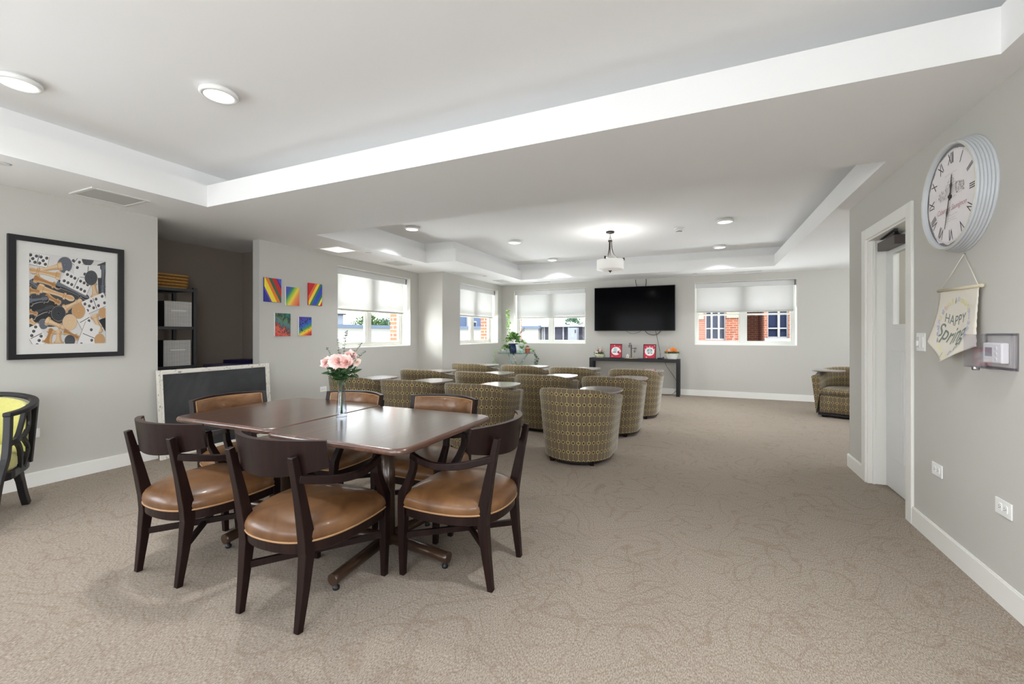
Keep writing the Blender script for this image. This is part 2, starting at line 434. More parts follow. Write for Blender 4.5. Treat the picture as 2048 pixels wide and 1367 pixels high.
bw.box(XL-.12, XL, 1.1, 2.505, 0, H); bw.box(XL-.12, XL, 3.595, 4.1, 0, H)
wallbox(bw, 'x', XL-.3, XL, 4.1, 6.87, [(4.85, 4.85+WW, WZ0, WZ1)])
bw.box(XL-.3, XB, 6.87, 7.0, 0, H)
wallbox(bw, 'x', XB-.3, XB, 7.0, YF+.3, [(7.52, 7.52+WW, WZ0, WZ1)])
struct(bw.build('wall_left', wall_paint))
bw = B(); wallbox(bw, 'y', YF, YF+.3, XB, 4.6, [(-4.18, -4.18+WW, WZ0, WZ1), (-.135, -.135+WW, WZ0, WZ1)])
struct(bw.build('wall_far', wall_paint))
bw = B(); wallbox(bw, 'x', XR, XR+.15, -4.2, 5.03, [(3.757, 4.546, 0, 2.057), (-3.0, -.8, .8, 2.2)])
struct(bw.build('wall_right', wall_paint))
struct(B().box(XR+.15, 4.4, 4.88, 5.03, 0, H).build('wall_return', wall_paint))
bw = B(); wallbox(bw, 'x', 4.4, 4.6, 4.88, YF, [(6.1, 8.3, .9, 2.3)])
struct(bw.build('wall_side', wall_paint))
bw = B(); wallbox(bw, 'y', -4.2, -4.0, XL, XR, [(-4.2, -1.8, .5, 2.3), (-1.4, 1.0, .5, 2.3)])
struct(bw.build('wall_back', wall_paint))
bw = B(); bw.box(-6.25, -6.13, .9, 4.22, 0, H); bw.box(-6.13, XL-.12, 4.1, 4.22, 0, H); bw.box(-6.25, XL-.3, .9, 1.02, 0, H)
struct(bw.build('wall_alcove', taupe_paint))
bw = B(); bw.box(2.95, 3.05, 2.9, 4.88, 0, H); bw.box(XR+.15, 3.05, 2.8, 2.9, 0, H)
struct(bw.build('wall_corridor', mat('corridor_paint', (150, 144, 138), .8)))
lamp('corridor_fill', 'AREA', (2.2, 3.9, 2.40), (0, 0, 0), 14, (1, .95, .88), .5)  # unseen area lamp added to lighten the corridor behind the door glass
# brick veneer outside
bw = B()
wallbox(bw, 'x', XL-.45, XL-.3, 4.3, 6.9, [(4.87, 6.59, WZ0, WZ1)], -.3, 3)
wallbox(bw, 'x', XB-.45, XB-.3, 7.0, YF+.45, [(7.54, 7.52+WW-.03, WZ0, WZ1)], -.3, 3)
struct(bw.build('wall_brick_left', red_brick))
bw = B(); wallbox(bw, 'y', YF+.3, YF+.45, XB-.45, 4.7, [(-4.16, -4.20+WW, WZ0, WZ1), (-.115, -.155+WW, WZ0, WZ1)], -.3, 3)
struct(bw.build('wall_brick_far', red_brick))

# baseboards
def bboard(name, pts):
    bm = B(); bm.sweep(pts, [(-.008, 0), (.008, 0), (.008, .105), (.003, .118), (-.008, .12)], smooth=False)
    return struct(bm.build(name, trim_paint))
def bb_box(name, boxes):
    bm = B()
    for x0, x1, y0, y1 in boxes:
        bm.box(x0, x1, y0, y1, 0, .112); bm.box(x0+.003*(x1-x0 < .05), x1-.003*(x1-x0 < .05), y0+.003*(y1-y0 < .05), y1-.003*(y1-y0 < .05), .112, .12)
    return struct(bm.build(name, trim_paint))
bb_box('baseboard_left', [(XL, XL+.015, -4, 2.505), (XL, XL+.015, 3.595, 6.87), (XL+.015, XB, 6.855, 6.87), (XB, XB+.015, 6.855, YF)])
bb_box('baseboard_far', [(XB+.015, 4.4, YF-.015, YF)])
bb_box('baseboard_right', [(XR-.015, XR, -4, 3.667), (XR-.015, XR, 4.636, 5.045), (XR, 4.4, 5.03, 5.045)])
bb_box('baseboard_alcove', [(-6.13, -6.115, 1.02, 4.1), (-6.115, XL-.12, 4.085, 4.1)])

# door + casing
bt = B()
bt.box(XR-.018, XR, 3.667, 3.757, 0, 2.147); bt.box(XR-.018, XR, 4.546, 4.636, 0, 2.147); bt.box(XR-.018, XR, 3.757, 4.546, 2.057, 2.147)
struct(bt.build('trim_1', trim_paint, bevel=.004))
bt = B()   # jamb lining with stop
bt.box(XR-.004, XR+.155, 4.532, 4.548, 0, 2.06); bt.box(XR-.004, XR+.155, 3.755, 3.771, 0, 2.06); bt.box(XR-.004, XR+.155, 3.771, 4.532, 2.043, 2.06)
bt.box(XR+.03, XR+.045, 4.52, 4.532, 0, 2.043); bt.box(XR+.03, XR+.045, 3.771, 3.783, 0, 2.043)
struct(bt.build('trim_2', trim_paint))
DX = 1.405
dr = tag(thing('door_1', None, None, (DX, 3.775, .008)), kind='structure')
bd = B(); DW = .753   # local x outward (thickness), y along width
wy0, wy1, wz0, wz1 = .115, .625, 1.30, 1.93
wallbox(bd, 'x', 0, .042, 0, DW, [(wy0, wy1, wz0, wz1)], 0, 2.03)
bd.build('door_leaf', door_paint, dr)
bd = B()
wallbox(bd, 'x', -.006, .03, wy0-.004, wy1+.004, [(wy0+.03, wy1-.03, wz0+.03, wz1-.03)], wz0-.004, wz1+.004)
bd.build('glazing_frame', door_paint, dr)
B().box(.016, .022, wy0+.02, wy1-.02, wz0+.02, wz1-.02).build('glass_pane', glass, dr)
bd = B()
for (a, b2) in ((.10, .36), (.39, .65)):
    for (q0, q1) in ((.25, 1.12),):
        for e, th in ((0, .008), (.018, .004)):
            bd.box(-th, .002, a+e, b2-e, q0+e, q1-e)
        bd.box(-.010, .002, a+.04, b2-.04, q0+.04, q1-.04)
bd.build('raised_panel', door_paint, dr, bevel=.006)
cl = B().box(-.075, -.001, .36, .70, 1.935, 2.005).build('door_closer', bronze, dr, bevel=.003); tag(cl, 'dark bronze door closer')
bd = B(); bd.bar([(-.04, .42, 2.008), (-.04, .42, 2.024)], .03, .03); bd.bar([(-.04, .42, 2.021), (-.10, .25, 2.021)], .022, .006); bd.bar([(-.10, .25, 2.028), (-.06, .66, 2.028)], .02, .006)
bd.build('closer_arm', black_metal, cl)

# ------------------------------------------------------------------ windows and blinds
def make_window(n, side, p, u0, bz, lab):
    loc, rz = ((p, u0, WZ0), PI/2) if side == 'L' else ((u0, p, WZ0), 0)
    r = tag(thing('window_%d' % n, None, None, loc, rz), kind='structure')
    h = WZ1-WZ0; D = .20; W = WW
    # drywall returns painted white
    bm = B()
    bm.box(0, .004, .001, D, 0, h); bm.box(W-.004, W, .001, D, 0, h); bm.box(0, W, .001, D, h-.004, h); bm.box(0, W, .001, D, 0, .012)
    bm.build('window_return', trim_paint, r)
    bm = B()
    bm.box(0, .045, D, D+.08, 0, h); bm.box(W-.045, W, D, D+.08, 0, h); bm.box(.045, W-.045, D, D+.08, 0, .05); bm.box(.045, W-.045, D, D+.08, h-.05, h)
    bm.box(W/2-.045, W/2+.045, D-.005, D+.08, .05, h-.05)
    bm.build('window_frame', vinyl, r, bevel=.003)
    mz = .60
    for a, b2 in ((.045, W/2-.045), (W/2+.045, W-.045)):
        for (z0, z1, yy) in ((.05, mz+.035, D+.015), (mz, h-.05, D+.045)):
            s = B(); f_ = .03
            s.box(a, a+f_, yy, yy+.025, z0, z1); s.box(b2-f_, b2, yy, yy+.025, z0, z1)
            s.box(a+f_, b2-f_, yy, yy+.025, z0, z0+f_+.004); s.box(a+f_, b2-f_, yy, yy+.025, z1-f_, z1)
            so = s.build('window_sash', vinyl, r)
            g = B(); g.box(a+f_-.002, b2-f_+.002, yy+.010, yy+.014, z0+f_, z1-f_+.002)
            g.build('window_pane', glass, so)
    # blind (a thing of its own)
    bl = thing('roller_blind', lab, 'blind', (loc[0], loc[1], WZ1), rz, 'white roller blinds on the windows')
    bm = B(); bm.box(.012, W-.03, .085, .15, -.10, -.008); bm.build('cassette', mat('blind_cassette', (214, 214, 214), .5) if n == 1 else bpy.data.materials['blind_cassette'], bl, bevel=.004)
    bm = B(); bm.box(W-.026, W-.012, .08, .16, -.105, -.01); bm.build('end_bracket', bpy.data.materials.get('bracket_grey') or mat('bracket_grey', (120, 120, 118), .5), bl)
    zb = bz-WZ1
    bm = B()
    N = 14
    for i in range(N):
        xa, xb = .03+(W-.07)*i/N, .03+(W-.07)*(i+1)/N
        bm.quad([(xa, .13, -.095), (xb, .13, -.095), (xb, .13, zb), (xa, .13, zb)])
    bm.build('shade_fabric', blind_fabric, bl, recalc=False)
    bm = B(); bm.box(.03, W-.04, .122, .138, zb-.022, zb+.004); bm.build('hem_bar', bpy.data.materials.get('hem_bar') or mat('hem_bar', (196, 196, 186), .5), bl, bevel=.004)
    bm = B(); bm.tube([(W-.02, .125, -.1), (W-.02, .123, zb-.25)], .002, 5); bm.tube([(W-.02, .145, -.1), (W-.02, .145, zb-.25)], .002, 5)
    bm.build('bead_chain', vinyl, bl)
    return r
labs = {1: 'white roller blind half lowered over the left wall window nearest the rainbow canvases',
        2: 'white roller blind half lowered over the window of the left wall past the projecting corner',
        3: 'white roller blind half lowered over the far wall window behind the potted plants',
        4: 'white roller blind half lowered over the far wall window right of the television'}
for n, (s_, p, u0, bz) in win.items(): make_window(n, s_, p, u0, bz, labs[n])
# plain frames of unseen windows, put in so that light can enter
for nm, args in (('window_5', [('x', XL-.2, XL-.14, -3.1, .1, .8, 2.2)]), ('window_6', [('y', -4.14, -4.08, -4.2, -1.8, .5, 2.3)]),
                 ('window_7', [('y', -4.14, -4.08, -1.4, 1.0, .5, 2.3)]), ('window_8', [('x', 4.42, 4.48, 6.1, 8.3, .9, 2.3)]), ('window_9', [('x', XR+.05, XR+.11, -3.0, -.8, .8, 2.2)])):
    ax, p0, p1, a, b2, q0, q1 = args[0]; bm = B()
    bx = (lambda a_, b_, c_, d_: bm.box(p0, p1, a_, b_, c_, d_)) if ax == 'x' else (lambda a_, b_, c_, d_: bm.box(a_, b_, p0, p1, c_, d_))
    bx(a, a+.05, q0, q1); bx(b2-.05, b2, q0, q1); bx(a+.05, b2-.05, q0, q0+.05); bx(a+.05, b2-.05, q1-.05, q1); bx((a+b2)/2-.03, (a+b2)/2+.03, q0+.05, q1-.05)
    struct(bm.build(nm, vinyl))

# ------------------------------------------------------------------ dining tables
def make_table(sz=.90):
    t = thing('dining_table', 'x', 'table')
    h = sz/2; bm = B(); R = []
    prof = [(.012, 0), (.004, .003), (0, .010), (0, .020), (.004, .028), (.012, .032)]
    for ins, z in prof: R.append([(x, y, .718+z) for x, y in rrect(-h+ins, h-ins, -h+ins, h-ins, .07-ins*.5)])
    bm.loft(R, cap=False, m=1)
    top = [(x, y, .750) for x, y in rrect(-h+.012, h-.012, -h+.012, h-.012, .064)]
    bm.f([bm.v(p) for p in top], False, 0); bm.f([bm.v((x, y, .718)) for x, y, z in top], False, 1)
    bm.build('tabletop', [table_laminate, table_edge], t)
    bm = B(); bm.lathe([(.13, .70), (.13, .717)], 24); bm.build('top_plate', black_metal, t)
    bm = B(); bm.lathe([(.038, .06), (.038, .715)], 24, cap=True); bm.build('column', base_brown, t)
    for k in range(4):
        a = k*PI/2; dx, dy = math.cos(a), math.sin(a)
        f_ = B(); f_.tube([(dx*.02, dy*.02, .092), (dx*.39, dy*.39, .058), (dx*.41, dy*.41, .057)], .030, 16)
        fo = f_.build('foot', base_brown, t)
        g = B(); g.lathe([(.014, 0), (.017, .004), (.017, .016), (.010, .020), (.010, .034)], 16, (dx*.385, dy*.385, 0))
        g.build('glide', black_satin, fo)
    return t
tb = make_table()
place(tb, (-1.655, 1.965, 0), 0, 'square walnut-topped table nearer the room centre, holding the vase', 'square pedestal tables pushed together')
tb2 = copy_tree(tb)
place(tb2, (-2.56, 2.015, 0), 0, 'square walnut-topped table on the chalkboard side, its top dark brown', 'square pedestal tables pushed together')

# ------------------------------------------------------------------ captain chairs (local: faces +Y)
seat_half = [(0, .262), (.13, .262), (.225, .252), (.262, .225), (.275, .15), (.278, .05), (.268, -.06), (.24, -.15), (.19, -.22), (.11, -.262), (0, -.275)]
seat_out = [(p[0], p[1]) for p in cr([(x, y, 0) for x, y in seat_half]+[(-x, y, 0) for x, y in reversed(seat_half[1:-1])], 4, True)]
def sc_ring(k, z, dy=0): return [(x*k, (y-dy)*k+dy, z) for x, y in seat_out]
def make_chair():
    t = thing('captain_chair', 'x', 'chair')
    bm = B(); bm.loft([sc_ring(.94, .318), sc_ring(.955, .322), sc_ring(.96, .366)], True, smooth=False); bm.build('seat_frame', espresso, t)
    bm = B(); bm.loft([sc_ring(.95, .362), sc_ring(.985, .372), sc_ring(1.0, .392), sc_ring(.99, .412), sc_ring(.95, .430), sc_ring(.87, .446), sc_ring(.72, .460), sc_ring(.5, .470), sc_ring(.25, .474), sc_ring(.05, .475)], True)
    st = bm.build('seat', leather, t)
    bm = B(); bm.tube([(x*.985, y*.985, .372) for x, y in seat_out], .005, 6, closed=True); bm.build('piping', piping_mat, st)
    # front legs running up into the arm uprights, rear legs running up into the back posts
    for s in (-1, 1):
        bm = B(); p = [(.232*s, .243, 0), (.238*s, .238, .2), (.242*s, .232, .36), (.245*s, .228, .43), (.250*s, .190, .50), (.254*s, .160, .57), (.256*s, .152, .645)]
        bm.bar(p, .045, .045, up=(0, 1, 0), scales=[.62, .85, 1, 1, .82, .72, .68]); bm.build('leg', espresso, t, bevel=.003)
        bm = B(); p = [(.178*s, -.248, 0), (.182*s, -.226, .17), (.184*s, -.210, .32), (.184*s, -.214, .40), (.187*s, -.245, .56), (.190*s, -.288, .755)]
        bm.bar(p, .046, .046, up=(0, 1, 0), scales=[.62, .85, (1, 1.1), (1, 1.2), (.85, .9), (.68, .6)]); bm.build('leg', espresso, t, bevel=.003)
        bm = B(); p = cr([(.256*s, .172, .640), (.278*s, .09, .622), (.284*s, 0, .612), (.268*s, -.10, .618), (.235*s, -.19, .636), (.196*s, -.262, .655)], 4)
        bm.bar(p, .024, .034); bm.build('arm', espresso, t, bevel=.004)
    bm = B()
    bm.bar([(-.182, -.218, .20), (.238, .236, .22)], .018, .030); bm.bar([(.182, -.218, .19), (-.238, .236, .21)], .018, .030)
    bm.build('stretcher', espresso, t)
    # curved crest rail
    N = 44; rings = []
    def pl(u): return .275*u, -.285+.105*u*u
    for i in range(N+1):
        u = -1+2*i/N; x, y = pl(u); L = math.hypot(.275, .21*u); nx, ny = -.21*u/L, .275/L
        zb, zt = .650+.040*u*u, .815-.006*u*u; ln = .020   # leans back a little
        rings.append([(x-nx*.013, y-ny*.013+ln*.5, zb), (x+nx*.013, y+ny*.013+ln*.5, zb), (x+nx*.013, y+ny*.013-ln*.5, zt), (x-nx*.013, y-ny*.013-ln*.5, zt)])
    bm = B(); bm.loft(rings, True, True, False)
    for fc in bm.b.faces:
        if sum(v.co.z for v in fc.verts)/len(fc.verts) > .80: fc.material_index = 1
        fc.smooth = False
    rail = bm.build('crest_rail', [espresso, espresso_edge], t)
    rings = []
    for i in range(N+1):
        u = (-1+2*i/N)*.90; x, y = pl(u); L = math.hypot(.275, .21*u); nx, ny = -.21*u/L, .275/L
        zb, zt = .672+.034*u*u, .797; e = .004+.013*min(1, min(i, N-i)/3)
        q = []
        for zz, th in ((zb, .0), (zb+.006, e*.7), (zb+.02, e), (zt-.02, e), (zt-.006, e*.7), (zt, 0)):
            ly = .010-.020*(zz-zb)/(zt-zb); q.append((x+nx*(.013+th), y+ny*(.013+th)+ly, zz))
        rings.append(q)
    bm = B(); bm.loft(rings, False, False, True); bm.build('back_pad', leather, rail)
    def edge(zf):
        o = []
        for i in range(N+1):
            u = (-1+2*i/N)*.90; x, y = pl(u); L = math.hypot(.275, .21*u); nx, ny = -.21*u/L, .275/L
            zb, zt = .672+.034*u*u, .797; zz = zb if zf == 0 else zt
            o.append((x+nx*.015, y+ny*.015+(.010 if zf == 0 else -.010), zz))
        return o
    bm = B(); bm.tube(edge(0)+list(reversed(edge(1))), .0035, 6, closed=True); bm.build('piping', piping_mat, rail)
    return t
ch = make_chair(); G = 'armchairs around the two pushed-together tables'
place(ch, (-1.745, 1.525, 0), math.radians(2), 'brown-seated dark armchair with its back to the camera, nearest of all the chairs', G)
for (x, y, rz, lab) in [
    (-2.565, 1.52, 0, 'dark armchair with brown leather seat, back to camera, nearest the yellow chair'),
    (-1.195, 2.055, PI/2, 'dark wood armchair seen from its side at the open right end of the tables'),
    (-2.98, 2.04, -PI/2, 'brown leather armchair at the table end in front of the chalkboard'),
    (-2.44, 2.31, PI, 'brown leather armchair across the tables, its back rail directly behind the flower vase'),
    (-1.70, 2.41, PI, 'brown leather armchair across the tables, right of the flower vase, below the tub chairs')]:
    place(copy_tree(ch), (x, y, 0), rz, lab, G)

# ------------------------------------------------------------------ tub chairs with tablet arms (local: faces +Y)
def tub_plan(r, F, n=18):
    """returns right front -> back -> left front, with arc length"""
    pts = [(r, F), (r, F*.66), (r, F*.33)]
    for i in range(n+1):
        a = -PI*i/n; pts.append((r*math.cos(a), r*math.sin(a)))
    pts += [(-r, F*.33), (-r, F*.66), (-r, F)]
    return pts
def make_tub():
    t = thing('tub_chair', 'x', 'chair')
    F = .33
    prof = [(.335, .05, -1), (.352, .22, -1), (.370, .42, -1), (.386, .60, -1), (.395, .70, 1), (.393, .725, 1), (.380, .738, 1), (.350, .742, 1), (.318, .738, 1), (.303, .722, 1), (.297, .69, 1), (.292, .55, -1), (.290, .36, -1)]
    plan0 = tub_plan(1, 1)
    arc = [0]
    pr_ = tub_plan(.37, F)
    for a, b2 in zip(pr_, pr_[1:]): arc.append(arc[-1]+math.hypot(a[0]-b2[0], a[1]-b2[1]))
    n = len(plan0); bm = B(); uvl = {}
    rows = []
    vlen = [0]
    for a, b2 in zip(prof, prof[1:]): vlen.append(vlen[-1]+math.hypot(a[0]-b2[0], a[1]-b2[1]))
    for k, (r, z, top) in enumerate(prof):
        pl = tub_plan(r, F); row = []
        for i, (x, y) in enumerate(pl):
            front = max(0, min(1, (y+.37)/.56))            # arms dip towards the front
            drop = .115*front*front*(3-2*front)
            zz = z-drop*max(0, (z-.3)/.44)
            v = bm.v((x, y, zz)); uvl[v] = (arc[i], .05+vlen[k]); row.append(v)
        rows.append(row)
    for k in range(len(rows)-1):
        for i in range(n-1): bm.f([rows[k][i], rows[k][i+1], rows[k+1][i+1], rows[k+1][i]], True)
    for i in (0, n-1):                                     # arm fronts
        half = len(rows)//2
        for k in range(half):
            a, b2, c_, d_ = rows[k][i], rows[k+1][i], rows[-2-k][i], rows[-1-k][i]
            if len({a, b2, c_, d_}) == 4: bm.f([a, b2, c_, d_])
            elif len({a, b2, d_}) == 3: bm.f([a, b2, d_])
    bm.build('upholstered_shell', fabric, t, uvf=lambda co, fc: None) if False else None
    l = bm.b.loops.layers.uv.new('UVMap')
    bmesh.ops.recalc_face_normals(bm.b, faces=bm.b.faces)
    for fc in bm.b.faces:
        flat = abs(fc.normal.y) > .9 and fc.calc_center_median().y > F-.01
        for lp in fc.loops:
            u = uvl[lp.vert]; lp[l].uv = (lp.vert.co.x, lp.vert.co.z) if flat else u
    bm.build('upholstered_shell', fabric, t, recalc=False)
    def cushion(rings, name):
        b2 = B(); b2.loft(rings, True)
        return b2.build(name, fabric, t, uvf=lambda co, fc: ((co.x, co.z) if abs(fc.normal.z) < .5 else (co.x, co.y+.4)))
    def plan(r, F_, z, k=1): return [(x, y, z) for x, y in tub_plan(r, F_)]
    cushion([plan(.285, F-.02, .07), plan(.292, F-.012, .09), plan(.292, F-.012, .325), plan(.285, F-.02, .335)], 'seat_base')
    cushion([plan(.275, F-.03, .338), plan(.290, F-.005, .350), plan(.292, F+.002, .385), plan(.288, F-.006, .415), plan(.26, F-.05, .432), plan(.15, F-.15, .44)], 'seat_cushion')
    b2 = B(); b2.prism(list(reversed(tub_plan(.315, F-.03))), .028, .062); b2.build('base', black_satin, t)
    for (x, y) in ((.25, F-.06), (-.25, F-.06), (.2, -.22), (-.2, -.22)):
        b2 = B(); b2.loft([rr(x, y, .018, 0), rr(x, y, .026, .05)], True, smooth=False); b2.build('leg', espresso, t)
    # tablet on a swivel bracket on the right arm
    out = cr([(.05, -.10, 0), (.14, -.17, 0), (.27, -.185, 0), (.385, -.13, 0), (.425, .02, 0), (.42, .18, 0), (.36, .28, 0), (.22, .31, 0), (.09, .26, 0), (.025, .14, 0), (.02, .0, 0)], 5, True)
    cx_, cy_ = .22, .07
    b2 = B(); rg = lambda k, z: [(cx_+(x-cx_)*k, cy_+(y-cy_)*k, z) for x, y, _ in out]
    b2.loft([rg(.96, .682), rg(1, .688), rg(1, .698), rg(.985, .702)], True, smooth=False); b2.build('writing_tablet', tablet_mat, t)
    b2 = B(); b2.box(.27, .37, .03, .13, .668, .683); b2.build('tablet_bracket', black_metal, t, bevel=.004)
    return t
def rr(x, y, s_, z): return [(x-s_, y-s_, z), (x+s_, y-s_, z), (x+s_, y+s_, z), (x-s_, y+s_, z)]
tub = make_tub(); G = 'ring-patterned tub chairs facing the television'
rows_ = [('front', [(-1.16, 4.28), (-2.28, 4.24), (-3.19, 4.26), (-4.04, 4.28)]),
         ('middle', [(-1.06, 5.58), (-1.95, 5.46), (-2.91, 5.49), (-3.89, 5.50)]),
         ('back', [(-.955, 6.83), (-1.93, 6.80), (-2.85, 6.90), (-3.83, 6.88)])]
colname = ['closest to the open carpet', 'second from the open carpet', 'second from the left wall', 'closest to the left wall']
first = True
for rn, lst in rows_:
    for k, (x, y) in enumerate(lst):
        o = tub if first else copy_tree(tub); first = False
        rnm = {'front': 'nearest the tables', 'middle': 'middle row', 'back': 'nearest the television'}[rn]
        place(o, (x, y, 0), math.radians(random.uniform(-2, 2)), ('ring-patterned tub chair with tablet, %s row, %s' % ('middle' if rn == 'middle' else ('row nearest the tables' if rn == 'front' else 'row nearest the television'), colname[k])).replace('row nearest the tables row', 'row nearest the tables').replace('row nearest the television row', 'row nearest the television'), G)
place(copy_tree(tub), (2.03, 8.03, 0), math.radians(157), 'ring-patterned tub chair turned towards the camera by the right-hand corner', 'ring-patterned tub chairs')

# ------------------------------------------------------------------ yellow armchair (local faces +Y)
def make_yellow():
    t = thing('barrel_armchair', 'black lacquered armchair with yellow upholstery at the left edge beside the wall', 'chair')
    def rp(a):  # rail plan angle a from right front round the back
        return a
    rail = cr([(.29, .30, .735), (.315, .12, .742), (.31, -.06, .765), (.25, -.20, .79), (.13, -.275, .815), (0, -.295, .825), (-.13, -.275, .815), (-.25, -.20, .79), (-.31, -.06, .765), (-.315, .12, .742), (-.29, .30, .735)], 5)
    bm = B(); bm.bar(rail, .05, .03); bm.build('top_rail', black_satin, t, bevel=.008)
    bm = B(); sf = cr([(.28, .30, 0), (.29, .1, 0), (.27, -.1, 0), (.2, -.22, 0), (0, -.26, 0), (-.2, -.22, 0), (-.27, -.1, 0), (-.29, .1, 0), (-.28, .30, 0), (0, .33, 0)], 4, True)
    bm.prism([(x, y) for x, y, _ in sf], .305, .36); bm.build('seat_frame', black_satin, t, bevel=.006)
    bm = B(); R = []
    for k, z in ((.93, .36), (.96, .38), (.96, .43), (.9, .46), (.7, .475), (.3, .48)): R.append([(x*k, y*k, z) for x, y, _ in sf])
    bm.loft(R, True); bm.build('seat', yellow_fabric, t)
    inner = [(x*.90, y*.90+.005, z) for x, y, z in rail[8:-8]]
    bm = B(); R = []
    for x, y, z in inner:
        L = math.hypot(x, y) or 1; nx, ny = -x/L, -y/L
        R.append([(x, y, .44), (x+nx*.03, y+ny*.03, .45), (x+nx*.05, y+ny*.05, .60), (x+nx*.03, y+ny*.03, z-.02), (x, y, z-.015)])
    bm.loft(R, True, True, True); bm.build('backrest', yellow_fabric, t)
    for s in (-1, 1):
        bm = B(); bm.bar(cr([(.290*s, .270, .735), (.292*s, .285, .60), (.290*s, .31, .45), (.28*s, .36, .34), (.27*s, .40, .17), (.27*s, .43, 0)], 3), .04, .045, up=(0, 1, 0)); bm.build('leg', black_satin, t, bevel=.005)
        bm = B(); bm.bar(cr([(.215*s, -.05, .33), (.208*s, -.13, .22), (.198*s, -.21, .10), (.19*s, -.29, 0)], 4), .042, .05, up=(0, 1, 0), scales=[(1, 1.2)]*4+[(1, 1)]*9); bm.build('leg', black_satin, t, bevel=.005)
        # pierced side splat: curves meeting between seat frame and rail
        bm = B(); X = .292*s
        bm.bar(cr([(X, .27, .55), (X, .17, .555), (X, .10, .63), (X*1.03, .06, .75)], 5), .03, .024, up=(1, 0, 0))
        bm.bar(cr([(X, .27, .54), (X, .17, .535), (X, .11, .47), (X*.98, .09, .35)], 5), .03, .024, up=(1, 0, 0))
        bm.bar(cr([(X*1.02, .0, .765), (X, -.02, .62), (X, .07, .545), (X, .10, .545)], 5), .026, .022, up=(1, 0, 0))
        bm.bar(cr([(X*.96, .02, .35), (X, -.01, .46), (X, .06, .54), (X, .09, .545)], 5), .026, .022, up=(1, 0, 0))
        bm.build('side_splat', black_satin, t)
        bm = B(); bm.bar([(.255*s, -.125, .34), (.285*s, -.145, .78)], .045, .03, up=(0, 1, 0)); bm.build('back_post', black_satin, t)
    bm = B(); bm.bar([(0, -.255, .34), (0, -.293, .81)], .10, .022, up=(0, 1, 0)); bm.build('back_splat', black_satin, t)
    return t
yc = make_yellow()
yc.scale = (.90, .88, 1); yc.location = (-4.488, 1.15, 0); yc.rotation_euler = (0, 0, math.atan2(-.80, -.60))

# ------------------------------------------------------------------ chalkboard leaning in front of the alcove
t = thing('chalkboard', 'black chalkboard with chipped white frame leaning in front of the dark alcove', 'chalkboard', (-4.935, 2.47, 0))
t.rotation_euler = (0, math.radians(-4.5), 0)
W_, H_ = 1.215, .895
chipped = bpy.data.materials.new('chipped_white_paint'); chipped.use_nodes = True; nt = chipped.node_tree; b = nt.nodes['Principled BSDF']
b.inputs['Roughness'].default_value = .7; t_ = _n(nt, 'ShaderNodeTexCoord'); mp = _n(nt, 'ShaderNodeMapping'); mp.inputs['Scale'].default_value = (60, 9, 9)
nt.links.new(t_.outputs['Object'], mp.inputs['Vector']); n_ = _n(nt, 'ShaderNodeTexNoise'); n_.inputs['Scale'].default_value = 3; n_.inputs['Detail'].default_value = 5
nt.links.new(mp.outputs[0], n_.inputs['Vector']); r = _n(nt, 'ShaderNodeValToRGB'); nt.links.new(n_.outputs[0], r.inputs[0])
r.color_ramp.elements[0].position = .30; r.color_ramp.elements[0].color = s2l((150, 140, 128)); r.color_ramp.elements[1].position = .42; r.color_ramp.elements[1].color = s2l((226, 222, 214))
nt.links.new(r.outputs[0], b.inputs['Base Color'])
slate = bpy.data.materials.new('dusty_slate'); slate.use_nodes = True; nt = slate.node_tree; b = nt.nodes['Principled BSDF']; b.inputs['Roughness'].default_value = .6
t_ = _n(nt, 'ShaderNodeTexCoord'); n_ = _n(nt, 'ShaderNodeTexNoise'); n_.inputs['Scale'].default_value = 2.2; n_.inputs['Detail'].default_value = 6; n_.inputs['Distortion'].default_value = 1.5
nt.links.new(t_.outputs['Object'], n_.inputs['Vector']); r = _n(nt, 'ShaderNodeValToRGB'); nt.links.new(n_.outputs[0], r.inputs[0])
r.color_ramp.elements[0].position = .35; r.color_ramp.elements[0].color = s2l((38, 40, 42)); r.color_ramp.elements[1].position = .8; r.color_ramp.elements[1].color = s2l((66, 67, 70))
nt.links.new(r.outputs[0], b.inputs['Base Color'])
B().box(-.006, .004, .02, W_-.02, .02, H_-.02).build('slate_panel', slate, t)
for (a, b2, q0, q1) in ((0, .05, 0, H_), (W_-.05, W_, 0, H_), (.05, W_-.05, 0, .045), (.05, W_-.05, H_-.045, H_)):
    f_ = B(); f_.box(-.012, .012, a, b2, q0, q1)
    if b2-a < .1: f_.box(.010, .017, a+.006, a+.024, q0, q1); f_.box(.010, .016, b2-.018, b2-.004, q0, q1)
    else: f_.box(.010, .017, a, b2, q0+.006, q0+.024)
    f_.build('frame_rail', chipped, t, bevel=.002)

# ------------------------------------------------------------------ alcove shelving, bins, basket, game boxes
SX0, SX1, SY0, SY1 = -6.05, -5.60, 2.18, 3.185
t = thing('shelving_unit', 'black metal shelving unit standing inside the dark alcove', 'shelf', (SX0, SY0, 0))
D_, L_ = SX1-SX0, SY1-SY0
for (x, y) in ((0, 0), (D_-.035, 0), (0, L_-.035), (D_-.035, L_-.035)):
    B().box(x, x+.035, y, y+.035, 0, 1.815).build('post', black_metal, t, bevel=.002)
levels = [.12, .50, .865, 1.325, 1.775]
for z in levels:
    s_ = B(); s_.box(.004, D_-.004, .004, L_-.004, z, z+.018); s_.box(D_-.028, D_-.002, .03, L_-.03, z-.012, z+.022); s_.box(.002, .028, .03, L_-.03, z-.012, z+.022)
    s_.build('shelf_board', black_metal, t)
bin_mat = bpy.data.materials.new('lattice_print_fabric'); bin_mat.use_nodes = True; nt = bin_mat.node_tree; b = nt.nodes['Principled BSDF']; b.inputs['Roughness'].default_value = .85
